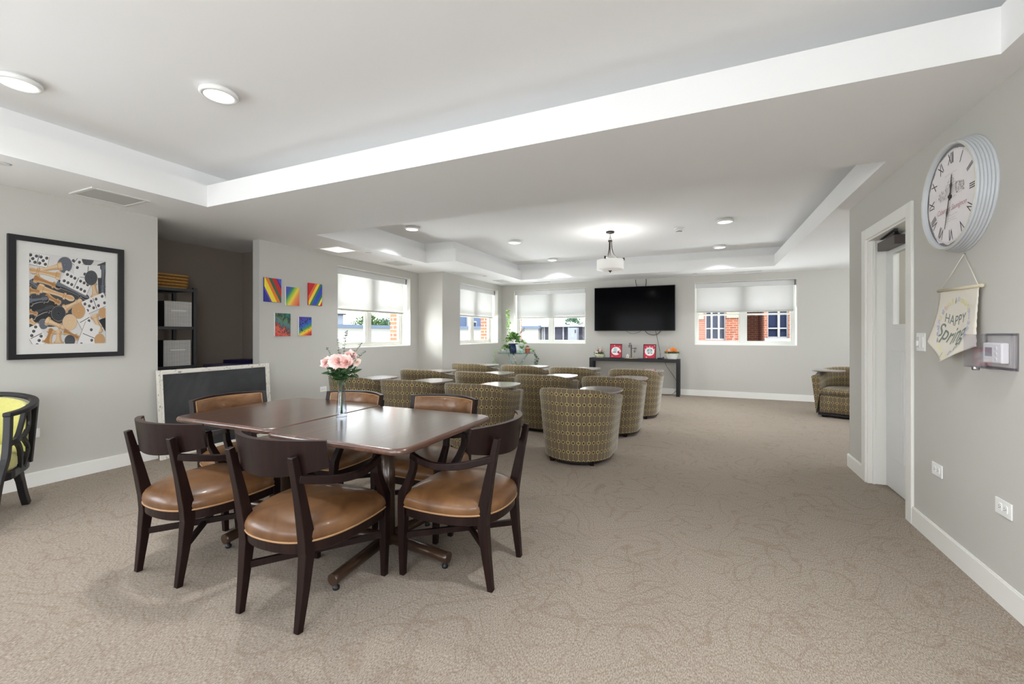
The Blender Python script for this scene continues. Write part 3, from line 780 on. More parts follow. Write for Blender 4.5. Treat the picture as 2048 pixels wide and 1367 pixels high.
t_ = _n(nt, 'ShaderNodeTexCoord'); sx = _n(nt, 'ShaderNodeSeparateXYZ'); nt.links.new(t_.outputs['Object'], sx.inputs[0])
a_ = M(nt, 'MULTIPLY', M(nt, 'ADD', sx.outputs[1], sx.outputs[2]), 2*PI/.034); b_ = M(nt, 'MULTIPLY', M(nt, 'SUBTRACT', sx.outputs[1], sx.outputs[2]), 2*PI/.034)
q_ = M(nt, 'MULTIPLY', M(nt, 'SINE', a_), M(nt, 'SINE', b_))
nt.links.new(MIX(nt, M(nt, 'GREATER_THAN', q_, .12), s2l((222, 219, 214)), s2l((120, 114, 112))), b.inputs['Base Color'])
bin_side = mat('grey_bin_fabric', (66, 66, 66), .8)
for nm, y0, z in (('upper', 2.855, 1.347), ('lower', 2.845, .887)):
    w_ = .285; hh = .30 if nm == 'lower' else .295
    g = thing('storage_bin', 'lattice-print fabric bin with dark sides on the %s shelf under the %s' % (nm, 'wicker basket' if nm == 'upper' else 'other lattice bin'), 'bin', (-5.98, y0, z), 0, 'lattice fabric bins on the black shelves')
    q = B(); q.box(0, .355, 0, w_, 0, .008); q.box(0, .355, 0, .008, 0, hh, m=0); q.box(0, .355, w_-.008, w_, 0, hh, m=0); q.box(0, .01, 0, w_, 0, hh)
    q.build('bin_body', bin_side, g)
    B().box(.353, .362, 0, w_, 0, hh).build('front_panel', bin_mat, g)
    q = B(); q.box(.362, .368, .06, w_-.06, hh*.58, hh*.66); q.build('handle', mat('bin_handle_'+nm, (214, 211, 206), .6), g, bevel=.002)
wick = mat('wicker_straw', (176, 132, 66), .8)
wick2 = mat('wicker_straw_dark', (120, 82, 36), .85)
t = thing('wicker_basket', 'woven straw basket on top of the black shelving unit', 'basket', (-5.98, 2.52, 1.797))
bm = B(); bm.box(.012, .338, .012, .588, .0, .01, m=1)
for k in range(9):
    z = .008+k*.018
    g_ = k*.0012
    path = [(x, y, z) for x, y in rrect(.012-g_, .338+g_, .012-g_, .588+g_, .03, 3)]
    P2 = []
    for i, p in enumerate(path):
        q = path[(i+1) % len(path)]; L = math.dist(p, q); n_ = max(1, int(L/.022))
        for j in range(n_):
            f_ = j/n_; idx_ = len(P2); off = .004*(1 if (idx_+k) % 2 else -1)
            P2.append((p[0]+(q[0]-p[0])*f_, p[1]+(q[1]-p[1])*f_, z+off*.5))
    bm.tube(P2, .0095, 5, closed=True, m=k % 2 and 1 or 0)
bm.build('woven_body', [wick, wick2], t)
t = thing('storage_cart', 'low dark cart in the alcove behind the chalkboard', 'cart', (-5.85, 3.35, 0))
B().box(0, .5, 0, .70, .08, .80).build('cabinet_body', black_satin, t, bevel=.005)
for x, y in ((.05, .05), (.45, .05), (.05, .65), (.45, .65)):
    q = B(); q.lathe([(.03, 0), (.03, .08)], 12, (x, y, 0)); q.build('caster', black_satin, t)
t = thing('game_box', 'flat purple and dark red box on the alcove cart, just above the chalkboard', 'box', (-5.80, 3.38, .80))
B().box(0, .38, 0, .50, 0, .055).build('box_body', mat('dark_red_card', (52, 18, 24), .5), t)
B().box(-.005, .385, -.005, .505, .04, .075).build('lid', mat('purple_grey_card', (96, 84, 110), .4), t)
t = thing('game_box', 'small navy box lying on the flat purple box in the alcove', 'box', (-5.76, 3.60, .875), .1)
B().box(0, .3, 0, .26, 0, .045).build('box_body', mat('navy_card', (30, 24, 62), .5), t)

# ------------------------------------------------------------------ outlets / switch
def outlet(loc, rz, label, vertical=False):
    """local: X along wall, -Y out of the wall"""
    t = thing('wall_outlet', label, 'outlet', loc, rz, 'white duplex outlets')
    bm = B(); bm.box(-.059, .059, -.006, 0, -.037, .037); bm.build('cover_plate', white_plastic, t, bevel=.002)
    for s in (-1, 1):
        bm = B(); bm.prism([(x+s*.02, z) for x, z in rrect(-.015, .015, -.018, .018, .008, 3)], 0, .0025)
        for v in bm.b.verts: v.co = Vector((v.co.x, -.006-v.co.z, v.co.y))
        fo = bm.build('socket', white_plastic, t)
        bm = B(); bm.box(s*.02-.007, s*.02-.001, -.0090, -.0085, .004, .0065); bm.box(s*.02-.007, s*.02-.001, -.0090, -.0085, -.0065, -.004); bm.box(s*.02+.004, s*.02+.008, -.0090, -.0085, -.002, .002)
        bm.build('slots', dark_slot, fo)
    return t
outlet((XL, 1.60, .44), PI/2, 'white outlet low on the left wall beside the yellow armchair')
outlet((XL, 4.58, .457), PI/2, 'white outlet low on the left wall beside the front-row tub chair')
outlet((XR, 3.36, .452), -PI/2, 'white outlet on the right wall nearer the door')
outlet((XR, 2.745, .452), -PI/2, 'white outlet on the right wall nearer the camera')
t = thing('dimmer_switch', 'white double switch plate on the right wall between door and banner', 'switch', (XR, 3.565, 1.21), -PI/2)
B().box(-.058, .058, -.006, 0, -.058, .058).build('cover_plate', white_plastic, t, bevel=.002)
B().box(-.038, -.008, -.011, -.005, -.033, .033).build('rocker', mat('switch_light_grey', (214, 214, 212), .35), t, bevel=.001)  # this rocker is a slightly greyer plastic than the plate
B().box(-.030, -.016, -.019, -.010, -.026, .008).build('slider_knob', white_plastic, t, bevel=.001)
B().box(.008, .038, -.010, -.005, -.033, .033).build('rocker', white_plastic, t, bevel=.001)

# ------------------------------------------------------------------ framed games print
t = thing('framed_print', 'large black-framed print of dominoes, checkers and chess pieces on the left wall', 'picture', (XL, 1.473, 1.054))
FW, FH = .744, 1.005
for (a, b2, q0, q1) in ((0, .044, 0, FH), (FW-.044, FW, 0, FH), (.044, FW-.044, 0, .042), (.044, FW-.044, FH-.042, FH)):
    B().box(.0, .030, a, b2, q0, q1).build('frame_rail', black_satin, t)
mat_card = mat('white_mat_board', (232, 230, 226), .7)
bm = B(); U0, U1, V0, V1 = .122, .615, .122, .875
wallbox(bm, 'x', .006, .012, .04, FW-.04, [(U0, U1, V0, V1)], .04, FH-.04); bm.build('mat_board', mat_card, t)
B().box(.013, .015, .044, FW-.044, .042, FH-.042).build('glazing', clear_mat('picture_glass', (.97, .97, .97, 1), .12), t)
def pu(x, y):
    top = 88+(x-238)*.123; return (x-238)/950, (y-top)/(1224-top)
def clip(poly):
    for ax, lim, sg in ((0, 0, 1), (0, 1, -1), (1, 0, 1), (1, 1, -1)):
        o = []
        for i, p in enumerate(poly):
            q = poly[(i+1) % len(poly)]; ip = (p[ax]-lim)*sg >= 0; iq = (q[ax]-lim)*sg >= 0
            if ip: o.append(p)
            if ip != iq:
                f_ = (lim-p[ax])/(q[ax]-p[ax]); o.append((p[0]+(q[0]-p[0])*f_, p[1]+(q[1]-p[1])*f_))
        poly = o
        if not poly: return []
    return poly
pm = [mat('print_'+n_, c_, .6) for n_, c_ in (('paper', (226, 224, 222)), ('ivory', (240, 238, 236)), ('pip', (74, 72, 74)), ('tan', (214, 172, 124)), ('tan_dark', (176, 128, 82)),
      ('charcoal', (72, 74, 78)), ('black', (44, 46, 48)), ('slate', (112, 118, 130)), ('pale_tan', (230, 204, 168)), ('shadow', (170, 160, 154)))]
bm = B(); lay = [0]
def art(pts, m, raw=False):
    P = clip([pu(*p) if not raw else p for p in pts])
    if len(P) < 3: return
    lay[0] += 1; x = .004+lay[0]*.000004
    bm.quad([(x, U0+(U1-U0)*u, V1-(V1-V0)*v) for u, v in P], m)
def disc(cx, cy, r, m, m2, k=.92, n=24):
    for f_, mm in ((1.05, 9), (1, m), (.86, m2), (.82, m), (.66, m2), (.62, m), (.46, m2), (.42, m), (.26, m2), (.21, m)):
        art([(cx+r*f_*k*math.cos(2*PI*i/n), cy+r*f_*math.sin(2*PI*i/n)) for i in range(n)], mm)
def domino(cx, cy, L, W, ang, a, b2):
    c_, s_ = math.cos(math.radians(ang)), math.sin(math.radians(ang))
    P = lambda x, y: (cx+x*c_-y*s_, cy+x*s_+y*c_)
    art([P(x+6, y+8) for x, y in rrect(-L/2, L/2, -W/2, W/2, 14, 3)], 9)
    art([P(x, y) for x, y in rrect(-L/2, L/2, -W/2, W/2, 14, 3)], 1)
    art([P(-4, -W*.42), P(4, -W*.42), P(4, W*.42), P(-4, W*.42)], 2)
    pip = {0: [], 1: [(0, 0)], 2: [(-1, -1), (1, 1)], 3: [(-1, -1), (0, 0), (1, 1)], 4: [(-1, -1), (1, -1), (-1, 1), (1, 1)], 5: [(-1, -1), (1, -1), (-1, 1), (1, 1), (0, 0)],
           6: [(-1, -1), (0, -1), (1, -1), (-1, 1), (0, 1), (1, 1)]}
    for sx_, n_ in ((-1, a), (1, b2)):
        for px_, py_ in pip[n_]:
            x, y = sx_*L/4+px_*L*.14, py_*W*.26
            art([(P(x, y)[0]+19*math.cos(i*PI/6), P(x, y)[1]+19*math.sin(i*PI/6)) for i in range(12)], 2)
            art([(P(x, y)[0]+7*math.cos(i*PI/4)-3, P(x, y)[1]+7*math.sin(i*PI/4)-3) for i in range(8)], 7)
def piece(x0, y0, x1, y1, w_, m, m2):
    dx, dy = x1-x0, y1-y0; L = math.hypot(dx, dy); dx /= L; dy /= L; nx, ny = -dy, dx
    pr = [(0, .50), (.06, .55), (.12, .50), (.15, .36), (.35, .26), (.55, .22), (.68, .26), (.70, .40), (.74, .40), (.76, .24), (.82, .32), (.90, .36), (.97, .25), (1, .08)]
    for off, mm, k in ((5, 9, 1.08), (0, m, 1), (-w_*.06, m2, .55)):
        a_ = [(x0+dx*L*f_+nx*(w_*h_*k)+off, y0+dy*L*f_+ny*(w_*h_*k)+off) for f_, h_ in pr]
        c_ = [(x0+dx*L*f_-nx*(w_*h_*k)+off, y0+dy*L*f_-ny*(w_*h_*k)+off) for f_, h_ in reversed(pr)]
        for i in range(len(pr)-1):
            art([a_[i], a_[i+1], c_[-2-i], c_[-1-i]], mm)
    for f_ in (.13, .69, .75):
        k = .42*w_; art([(x0+dx*L*f_+nx*k, y0+dy*L*f_+ny*k), (x0+dx*L*(f_+.012)+nx*k, y0+dy*L*(f_+.012)+ny*k), (x0+dx*L*(f_+.012)-nx*k, y0+dy*L*(f_+.012)-ny*k), (x0+dx*L*f_-nx*k, y0+dy*L*f_-ny*k)], m2 if m in (5, 6) else 4)
art([(0, 0), (1, 0), (1, 1), (0, 1)], 0, True)
art([(.0, .30), (.45, .36), (.75, .50), (.62, .62), (.40, .80), (.0, .82)], 5, True)
art([(.0, .5), (.3, .52), (.45, .62), (.3, .78), (.0, .74)], 6, True)
art([(.88, .05), (1, .0), (1, .42), (.9, .45)], 5, True); art([(.9, .72), (1, .68), (1, .86)], 6, True)
domino(340, 175, 240, 150, 12, 5, 5); domino(800, 175, 200, 130, 40, 2, 1); disc(950, 165, 85, 5, 7)
domino(950, 320, 360, 150, 3, 2, 0); disc(655, 240, 98, 7, 5)
piece(1165, 250, 1150, 620, 95, 5, 7); piece(620, 250, 250, 330, 90, 3, 8); piece(600, 375, 240, 300, 100, 8, 3)
piece(250, 440, 380, 560, 90, 5, 7); piece(300, 400, 600, 520, 100, 3, 4); piece(1050, 640, 1010, 430, 120, 3, 8)
piece(560, 470, 960, 660, 95, 6, 7); piece(340, 520, 770, 670, 100, 8, 3); piece(240, 560, 360, 575, 100, 3, 4)
piece(430, 620, 600, 720, 90, 3, 4); piece(640, 790, 870, 680, 100, 3, 8); piece(240, 690, 460, 660, 110, 6, 7); piece(250, 860, 520, 760, 120, 6, 5)
domino(795, 465, 370, 170, 27, 6, 6); disc(990, 405, 90, 5, 7); domino(1040, 725, 320, 170, -22, 5, 4)
domino(905, 930, 330, 170, 62, 0, 3); piece(240, 820, 330, 850, 70, 3, 4); disc(578, 845, 92, 6, 7); disc(825, 820, 92, 3, 4); disc(400, 975, 62, 7, 5)
disc(1150, 845, 66, 3, 4); piece(1030, 870, 1120, 1090, 110, 3, 8); piece(240, 930, 340, 1000, 80, 8, 3); domino(320, 1120, 260, 170, 62, 3, 3)
piece(430, 930, 660, 1030, 100, 3, 8); piece(650, 1060, 830, 1160, 90, 3, 4); disc(715, 955, 97, 8, 3)
domino(960, 1130, 330, 210, 112, 1, 2); piece(440, 1215, 500, 1035, 120, 3, 4); piece(575, 1215, 575, 1050, 110, 3, 8); disc(715, 1185, 70, 5, 7); disc(1105, 1185, 78, 3, 4)
bm.build('games_print', pm, t, recalc=False)

# ------------------------------------------------------------------ five small canvases
def stripes(name, ang, stops, soft=False, extra=None):
    m = bpy.data.materials.new(name); m.use_nodes = True; nt = m.node_tree; b = nt.nodes['Principled BSDF']; b.inputs['Roughness'].default_value = .45
    t = _n(nt, 'ShaderNodeTexCoord'); sx = _n(nt, 'ShaderNodeSeparateXYZ'); nt.links.new(t.outputs['Generated'], sx.inputs[0])
    y, z = sx.outputs[1], sx.outputs[2]
    a = math.radians(ang); v = M(nt, 'ADD', M(nt, 'MULTIPLY', y, math.cos(a)), M(nt, 'MULTIPLY', z, math.sin(a)))
    if extra == 'marble':
        n_ = _n(nt, 'ShaderNodeTexNoise'); n_.inputs['Scale'].default_value = 3.2; n_.inputs['Detail'].default_value = 6; n_.inputs['Distortion'].default_value = 2.6
        nt.links.new(t.outputs['Generated'], n_.inputs['Vector']); v = M(nt, 'ADD', M(nt, 'MULTIPLY', v, .75), M(nt, 'MULTIPLY', M(nt, 'SUBTRACT', n_.outputs[0], .5), .9))
    r = _n(nt, 'ShaderNodeValToRGB'); r.color_ramp.interpolation = 'LINEAR' if soft else 'CONSTANT'
    while len(r.color_ramp.elements) < len(stops): r.color_ramp.elements.new(.5)
    for e, (p, c_) in zip(r.color_ramp.elements, stops): e.position = p; e.color = s2l(c_)
    nt.links.new(v, r.inputs[0]); col = r.outputs[0]
    if extra == 'spots':
        vo = _n(nt, 'ShaderNodeTexVoronoi'); vo.inputs['Scale'].default_value = 9; nt.links.new(t.outputs['Generated'], vo.inputs['Vector'])
        d2 = M(nt, 'ABSOLUTE', M(nt, 'SUBTRACT', v, .52))
        col = MIX(nt, M(nt, 'LESS_THAN', vo.outputs['Distance'], M(nt, 'SUBTRACT', .42, M(nt, 'MULTIPLY', d2, .4))), col, s2l((18, 26, 30)))
    nt.links.new(col, b.inputs['Base Color']); return m
red, orange, yel, grn, blu, pur, navy = (200, 22, 28), (236, 120, 34), (250, 226, 40), (48, 104, 72), (40, 66, 190), (104, 74, 180), (22, 34, 140)
CV = [(3.648, 3.889, 1.669, 1.975, stripes('diagonal_stripe_paint', 35, [(0, navy), (.20, pur), (.27, yel), (.47, orange), (.63, grn), (.79, red), (1.0, blu)]), 'canvas with hard rainbow stripes falling to the right, nearest the alcove', navy),
      (3.955, 4.163, 1.640, 1.892, stripes('blended_rainbow_paint', -38, [(0-.0, pur), (.0, (52, 92, 180)), (.16, (36, 130, 120)), (.30, (180, 210, 60)), (.42, (250, 220, 70)), (.6, (240, 150, 80)), (.9, (220, 60, 50))], True), 'small canvas of softly blended rainbow colours with white edge, middle of the top three', (236, 236, 234)),
      (4.309, 4.546, 1.666, 1.977, stripes('rising_stripe_paint', -38, [(-.0, red), (.0, (214, 30, 30)), (.0, red), (.0, red)], False), 'canvas with rainbow stripes rising to the right, nearest the window', red),
      (3.796, 4.027, 1.229, 1.534, stripes('marbled_paint', 70, [(.05, (190, 50, 40)), (.25, (220, 100, 80)), (.38, (90, 50, 40)), (.5, (70, 120, 140)), (.62, (90, 130, 70)), (.75, (44, 36, 60)), (.9, (20, 120, 100))], True, 'marble'), 'canvas of swirling dark red, green and blue paint, left one of the lower pair', (232, 232, 230)),
      (4.155, 4.363, 1.238, 1.499, stripes('spotted_rainbow_paint', 112, [(0, (150, 20, 20)), (.12, (226, 70, 40)), (.24, (250, 210, 50)), (.36, (40, 140, 80)), (.55, (36, 90, 190)), (.8, (60, 50, 150))], True, 'spots'), 'rainbow canvas with black spots, right one of the lower pair', (232, 232, 230))]
# rising stripes need their own stops (values run from -.79 to .79)
def remap(m, lo, hi, stops):
    nt = m.node_tree; r = [n for n in nt.nodes if n.type == 'VALTORGB'][0]; src = r.inputs[0].links[0].from_socket
    mr = _n(nt, 'ShaderNodeMapRange'); mr.inputs[1].default_value = lo; mr.inputs[2].default_value = hi
    nt.links.new(src, mr.inputs[0]); nt.links.new(mr.outputs[0], r.inputs[0])
    E_ = r.color_ramp.elements
    while len(E_) < len(stops): E_.new(.5)
    for e, (p, c_) in zip(E_, stops): e.position = p; e.color = s2l(c_)
remap(CV[1][4], -.616, .788, [(0, pur), (.18, (52, 80, 180)), (.30, (36, 130, 120)), (.42, (160, 206, 70)), (.54, (250, 224, 70)), (.68, (240, 150, 80)), (1, (216, 50, 48))])
remap(CV[2][4], -.616, .788, [(0, red), (.26, (236, 110, 60)), (.36, (250, 216, 60)), (.47, (40, 130, 80)), (.56, (40, 70, 190)), (.74, (40, 130, 80)), (.82, (244, 224, 90)), (.90, red)])
remap(CV[0][4], 0, 1.393, [(0, navy), (.20, pur), (.26, yel), (.43, orange), (.55, grn), (.66, red), (.82, navy), (.86, (70, 90, 210))])
remap(CV[4][4], -.375, .927, [(0, (120, 16, 30)), (.16, (226, 70, 40)), (.28, (250, 210, 50)), (.40, (60, 150, 80)), (.55, (36, 90, 190)), (.9, (70, 50, 150))])
side_cache = {}
for y0, y1, z0, z1, m_, lab, sc_ in CV:
    t = thing('painted_canvas', lab, 'painting', (XL, y0, z0), 0, 'small acrylic paintings on the left wall')
    key = str(sc_); side_cache.setdefault(key, mat('canvas_edge', sc_, .6))
    B().box(.001, .017, 0, y1-y0, 0, z1-z0).build('stretched_canvas', side_cache[key], t, bevel=.002)
    B().box(.017, .0185, .002, y1-y0-.002, .002, z1-z0-.002).build('painted_face', m_, t)

# ------------------------------------------------------------------ text helper (mesh lettering)
def text_mesh(body, size, fn, parent, name, mt, shear=0, offset=0, space=1, align='CENTER', extrude=0):
    cu = bpy.data.curves.new('lettering', 'FONT'); cu.body = body; cu.size = size; cu.align_x = align; cu.align_y = 'CENTER'
    cu.shear = shear; cu.offset = offset; cu.space_character = space; cu.resolution_u = 4
    o = bpy.data.objects.new('lettering', cu); C.objects.link(o)
    bpy.context.view_layer.update()
    me = bpy.data.meshes.new_from_object(o.evaluated_get(bpy.context.evaluated_depsgraph_get()))
    bpy.data.objects.remove(o); bpy.data.curves.remove(cu)
    bm = bmesh.new(); bm.from_mesh(me)
    bmesh.ops.subdivide_edges(bm, edges=[e for e in bm.edges if e.calc_length() > size*.2], cuts=2)
    for v in bm.verts: v.co = Vector(fn(v.co.x, v.co.y))
    bm.to_mesh(me); bm.free(); me.name = name; me.materials.clear(); me.materials.append(mt)
    r = bpy.data.objects.new(name, me); C.objects.link(r)
    if parent: r.parent = parent
    return r

# ------------------------------------------------------------------ wall clock (local: X right on dial, Z up, -Y out of wall)
t = thing('wall_clock', 'large round clock with pale blue ribbed rim and roman numerals on the right wall', 'clock', (XR, 3.078, 2.005), -PI/2)
rim_blue = mat('pale_blue_enamel', (200, 204, 208), .4, coat=.2); rim_edge = mat('cream_worn_edge', (206, 204, 188), .5)
bm = B(); prof = [(.300, 0), (.302, .004), (.300, .010)]
for k in range(5):
    z0 = .010+k*.012; rr0 = .300-.0032*k; prof += [(rr0-.006, z0+.001), (rr0-.0075, z0+.003), (rr0-.001, z0+.006), (rr0-.0005, z0+.009)]
prof += [(.284, .072), (.279, .076), (.272, .074), (.266, .060), (.262, .022)]
bm.lathe(prof, 96, cap=False)
for v in bm.b.verts: v.co = Vector((v.co.x, -v.co.z, v.co.y))
bm.build('ribbed_rim', rim_blue, t)
bm = B(); bm.tube([(.2785*math.cos(2*PI*i/72), -.0755, .2785*math.sin(2*PI*i/72)) for i in range(72)], .0028, 6, closed=True); bm.build('rim_edge', rim_edge, t)
dial_m = bpy.data.materials.new('aged_paper_dial'); dial_m.use_nodes = True; nt = dial_m.node_tree; b = nt.nodes['Principled BSDF']; b.inputs['Roughness'].default_value = .6
t_ = _n(nt, 'ShaderNodeTexCoord'); n_ = _n(nt, 'ShaderNodeTexNoise'); n_.inputs['Scale'].default_value = 9; n_.inputs['Detail'].default_value = 6
nt.links.new(t_.outputs['Object'], n_.inputs['Vector']); ln_ = _n(nt, 'ShaderNodeVectorMath', operation='LENGTH'); nt.links.new(t_.outputs['Object'], ln_.inputs[0])
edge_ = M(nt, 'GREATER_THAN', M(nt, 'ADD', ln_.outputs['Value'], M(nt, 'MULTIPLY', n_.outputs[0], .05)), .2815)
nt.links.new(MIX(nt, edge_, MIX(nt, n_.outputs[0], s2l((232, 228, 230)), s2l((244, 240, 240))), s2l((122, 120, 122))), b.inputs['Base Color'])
bm = B(); bm.lathe([(.266, .048), (.266, .054)], 64)
for v in bm.b.verts: v.co = Vector((v.co.x, -v.co.z, v.co.y))
dial = bm.build('dial', dial_m, t)
ink = mat('grey_ink', (84, 82, 86), .7); faint_red = mat('faded_red_ink', (196, 160, 166), .7); faint = mat('faded_grey_ink', (168, 162, 162), .7)
YD = -.0552
for k, rn in enumerate(['XII', 'I', 'II', 'III', 'IV', 'V', 'VI', 'VII', 'VIII', 'IX', 'X', 'XI']):
    a = -2*PI*k/12; r_ = .203; ca, sa = math.cos(a), math.sin(a)
    fn = lambda x, y, ca=ca, sa=sa: (((x*.72)*ca-(y*1.15+r_)*sa), YD, ((x*.72)*sa+(y*1.15+r_)*ca))
    text_mesh(rn, .075, fn, dial, 'numeral', ink, space=.9)
bm = B()
for r_, th in ((.250, .0012), (.243, .0008)):
    ring = [(r_*math.cos(2*PI*i/90), YD, r_*math.sin(2*PI*i/90)) for i in range(90)]; ring2 = [((r_-th)*math.cos(2*PI*i/90), YD, (r_-th)*math.sin(2*PI*i/90)) for i in range(90)]
    for i in range(90): j = (i+1) % 90; bm.quad([ring[i], ring[j], ring2[j], ring2[i]])
for k in range(60):
    a = 2*PI*k/60; ca, sa = math.cos(a), math.sin(a)
    bm.quad([(.243*ca-.0007*sa, YD, .243*sa+.0007*ca), (.249*ca-.0007*sa, YD, .249*sa+.0007*ca), (.249*ca+.0007*sa, YD, .249*sa-.0007*ca), (.243*ca+.0007*sa, YD, .243*sa-.0007*ca)])
bm.build('minute_track', faint, dial)
# faded engraving of a country house, built from plain strokes
bm = B(); rnd = random.Random(3)
def stroke(x0, z0, x1, z1, w_=.0016):
    dx, dz = x1-x0, z1-z0; L = math.hypot(dx, dz) or 1; nx, nz = -dz/L*w_/2, dx/L*w_/2
    bm.quad([(x0+nx, YD, z0+nz), (x1+nx, YD, z1+nz), (x1-nx, YD, z1-nz), (x0-nx, YD, z0-nz)])
for x0, x1, z0, z1 in ((-.05, .05, .02, .07), (-.03, .03, .07, .085), (.05, .085, .02, .06)):
    stroke(x0, z0, x1, z0); stroke(x0, z1, x1, z1); stroke(x0, z0, x0, z1); stroke(x1, z0, x1, z1)
for k in range(9):
    x = -.045+k*.0115; stroke(x, .025, x, .06, .003)
stroke(-.035, .085, 0, .105); stroke(.035, .085, 0, .105)
for k in range(150):
    s_ = rnd.choice((-1, 1)); x = s_*rnd.uniform(.045, .13); z = rnd.uniform(.0, .07)*(1-abs(x)*3); stroke(x, z, x+rnd.uniform(-.006, .006), z+rnd.uniform(.004, .014), .0018)
for k in range(26):
    x = rnd.uniform(-.12, .08); z = rnd.uniform(-.012, .012); stroke(x, z, x+rnd.uniform(.01, .04), z+.002, .001)
bm.build('house_engraving', faint, dial)
text_mesh('Cabernet Sauvignon', .040, lambda x, y: (x*.92, YD-.0002, y-.062), dial, 'dial_lettering', faint_red, shear=.5)
bm = B()
for z0, wd in ((.125, .06), (-.100, .07), (-.115, .045), (-.128, .06)):
    x = -wd
    while x < wd:
        stroke(x, z0+rnd.uniform(-.003, .003), x+.008, z0+rnd.uniform(-.004, .004), .0014); x += .010
bm.build('fine_script', faint, dial)
dark_hand = mat('dark_hand', (52, 50, 52), .4)
def hand(ang, L, w_, nm, yy):
    a = math.radians(ang); ca, sa = math.sin(a), math.cos(a); h_ = B()
    pts = [(-.02, w_*.4), (.0, w_*.5), (L*.35, w_*.45), (L*.5, w_*1.3), (L*.62, w_*.4), (L*.95, w_*.25), (L, 0)]
    pl = [(u, v) for u, v in pts]+[(u, -v) for u, v in reversed(pts[:-1])]
    R = lambda yv: [(u*ca+v*sa, yv, u*sa-v*ca) for u, v in pl]
    h_.loft([R(yy), R(yy-.0015)], True, smooth=False); return h_.build(nm, dark_hand, dial)
hand(8, .118, .009, 'hour_hand', -.058); hand(196, .175, .007, 'minute_hand', -.061)
h_ = B(); h_.lathe([(.010, .054), (.010, .064), (.004, .067)], 16)
for v in h_.b.verts: v.co = Vector((v.co.x, -v.co.z, v.co.y))
h_.build('hand_hub', dark_hand, dial)

# ------------------------------------------------------------------ spring banner
t = thing('spring_banner', 'cream cloth banner reading Happy Spring hanging under the wall clock', 'banner', (0, 0, 0))
def bn(u, v, off=0):
    """u 0..1 across (left edge nearest the door), v 0..1 down"""
    y = 3.285+(2.905-3.285)*u; x = 1.268; z = 1.512+(1.504-1.512)*u
    bot_z = 1.215+(1.20-1.215)*u
    tip = (1-abs(2*u-1))*.098
    zz = z+(bot_z-tip-z)*v
    xo = x-.045*v*v*(1-u)-.055*v*v*v*(1-abs(2*u-1))-.010*math.sin(u*7+v*2)*v-.012*v*(u)
    yy = y-(.03*v*(u-.5))
    return (xo-off, yy, zz)
cloth = mat('cream_cloth', (222, 216, 204), .85, bump=.25, bscale=300)
bm = B(); N1, N2 = 24, 24
def cgrid(off):
    return [[bm.v(bn(i/N1+(.006*math.sin(j*2.1) if i in (0, N1) else 0), j/N2, off)) for i in range(N1+1)] for j in range(N2+1)]
g1, g2 = cgrid(0), cgrid(.003)
for g in (g1, g2):
    for j in range(N2):
        for i in range(N1): bm.f([g[j][i], g[j][i+1], g[j+1][i+1], g[j+1][i]], True)
for i in range(N1):
    bm.f([g1[N2][i], g1[N2][i+1], g2[N2][i+1], g2[N2][i]]); bm.f([g1[0][i], g1[0][i+1], g2[0][i+1], g2[0][i]])
for j in range(N2):
    bm.f([g1[j][0], g1[j+1][0], g2[j+1][0], g2[j][0]]); bm.f([g1[j][N1], g1[j+1][N1], g2[j+1][N1], g2[j][N1]])
cb_ = bm.build('cloth_panel', cloth, t)
bm = B(); bm.tube([(1.265, 3.30, 1.512), (1.265, 2.875, 1.502)], .009, 12); bm.build('dowel', mat('pale_dowel', (206, 196, 170), .6), t)
bm = B(); bm.tube([(1.267, 3.275, 1.515), (1.280, 3.070, 1.690)], .002, 6); bm.tube([(1.280, 3.070, 1.690), (1.267, 2.915, 1.512)], .002, 6); bm.build('hanging_cord', mat('cord_cream', (226, 222, 212), .8), t)
bm = B(); bm.tube([(1.285, 3.07, 1.690), (1.276, 3.07, 1.692)], .003, 6); bm.build('nail', chrome, t)
green_ink = mat('sage_ink', (124, 136, 129), .8)
BW, BH = .38, .30
bf = lambda cx, cz: (lambda x, y: bn(.5+(x+cx)/BW, (cz-y)/BH*1.0, .0042))
text_mesh('HAPPY', .060, bf(0.0, .135), cb_, 'lettering', green_ink, space=1.05)
text_mesh('Spring', .098, bf(-.012, .200), cb_, 'lettering', green_ink, shear=.40, offset=.0006)
fl = [mat('ink_'+n_, c_, .8) for n_, c_ in (('blue', (186, 190, 208)), ('yellow', (226, 220, 168)), ('coral', (226, 196, 176)), ('leaf', (158, 166, 158)), ('lilac', (204, 200, 212)))]
bm = B(); rnd = random.Random(5)
for k in range(26):
    a = 2*PI*k/26; cx_, cz_ = .135*math.cos(a), .165+.118*math.sin(a)
    if -.8 < math.sin(a) and 0: continue
    m_ = rnd.choice([0, 1, 2, 4, 0, 3, 3])
    for p_ in range(5 if m_ != 3 else 3):
        b_ = rnd.uniform(0, 6.28); px_, pz_ = cx_+.008*math.cos(b_+p_*1.26), cz_+.008*math.sin(b_+p_*1.26)
        poly = [(px_+.0062*math.cos(q*PI/3+b_)*(1 if m_ != 3 else .5), pz_+.0062*math.sin(q*PI/3+b_)*(1 if m_ != 3 else 1.5)) for q in range(6)]
        bm.quad([bn(.5+x/BW, z/BH, .0046) for x, z in poly], m_)
bm.build('flower_wreath', fl, cb_)

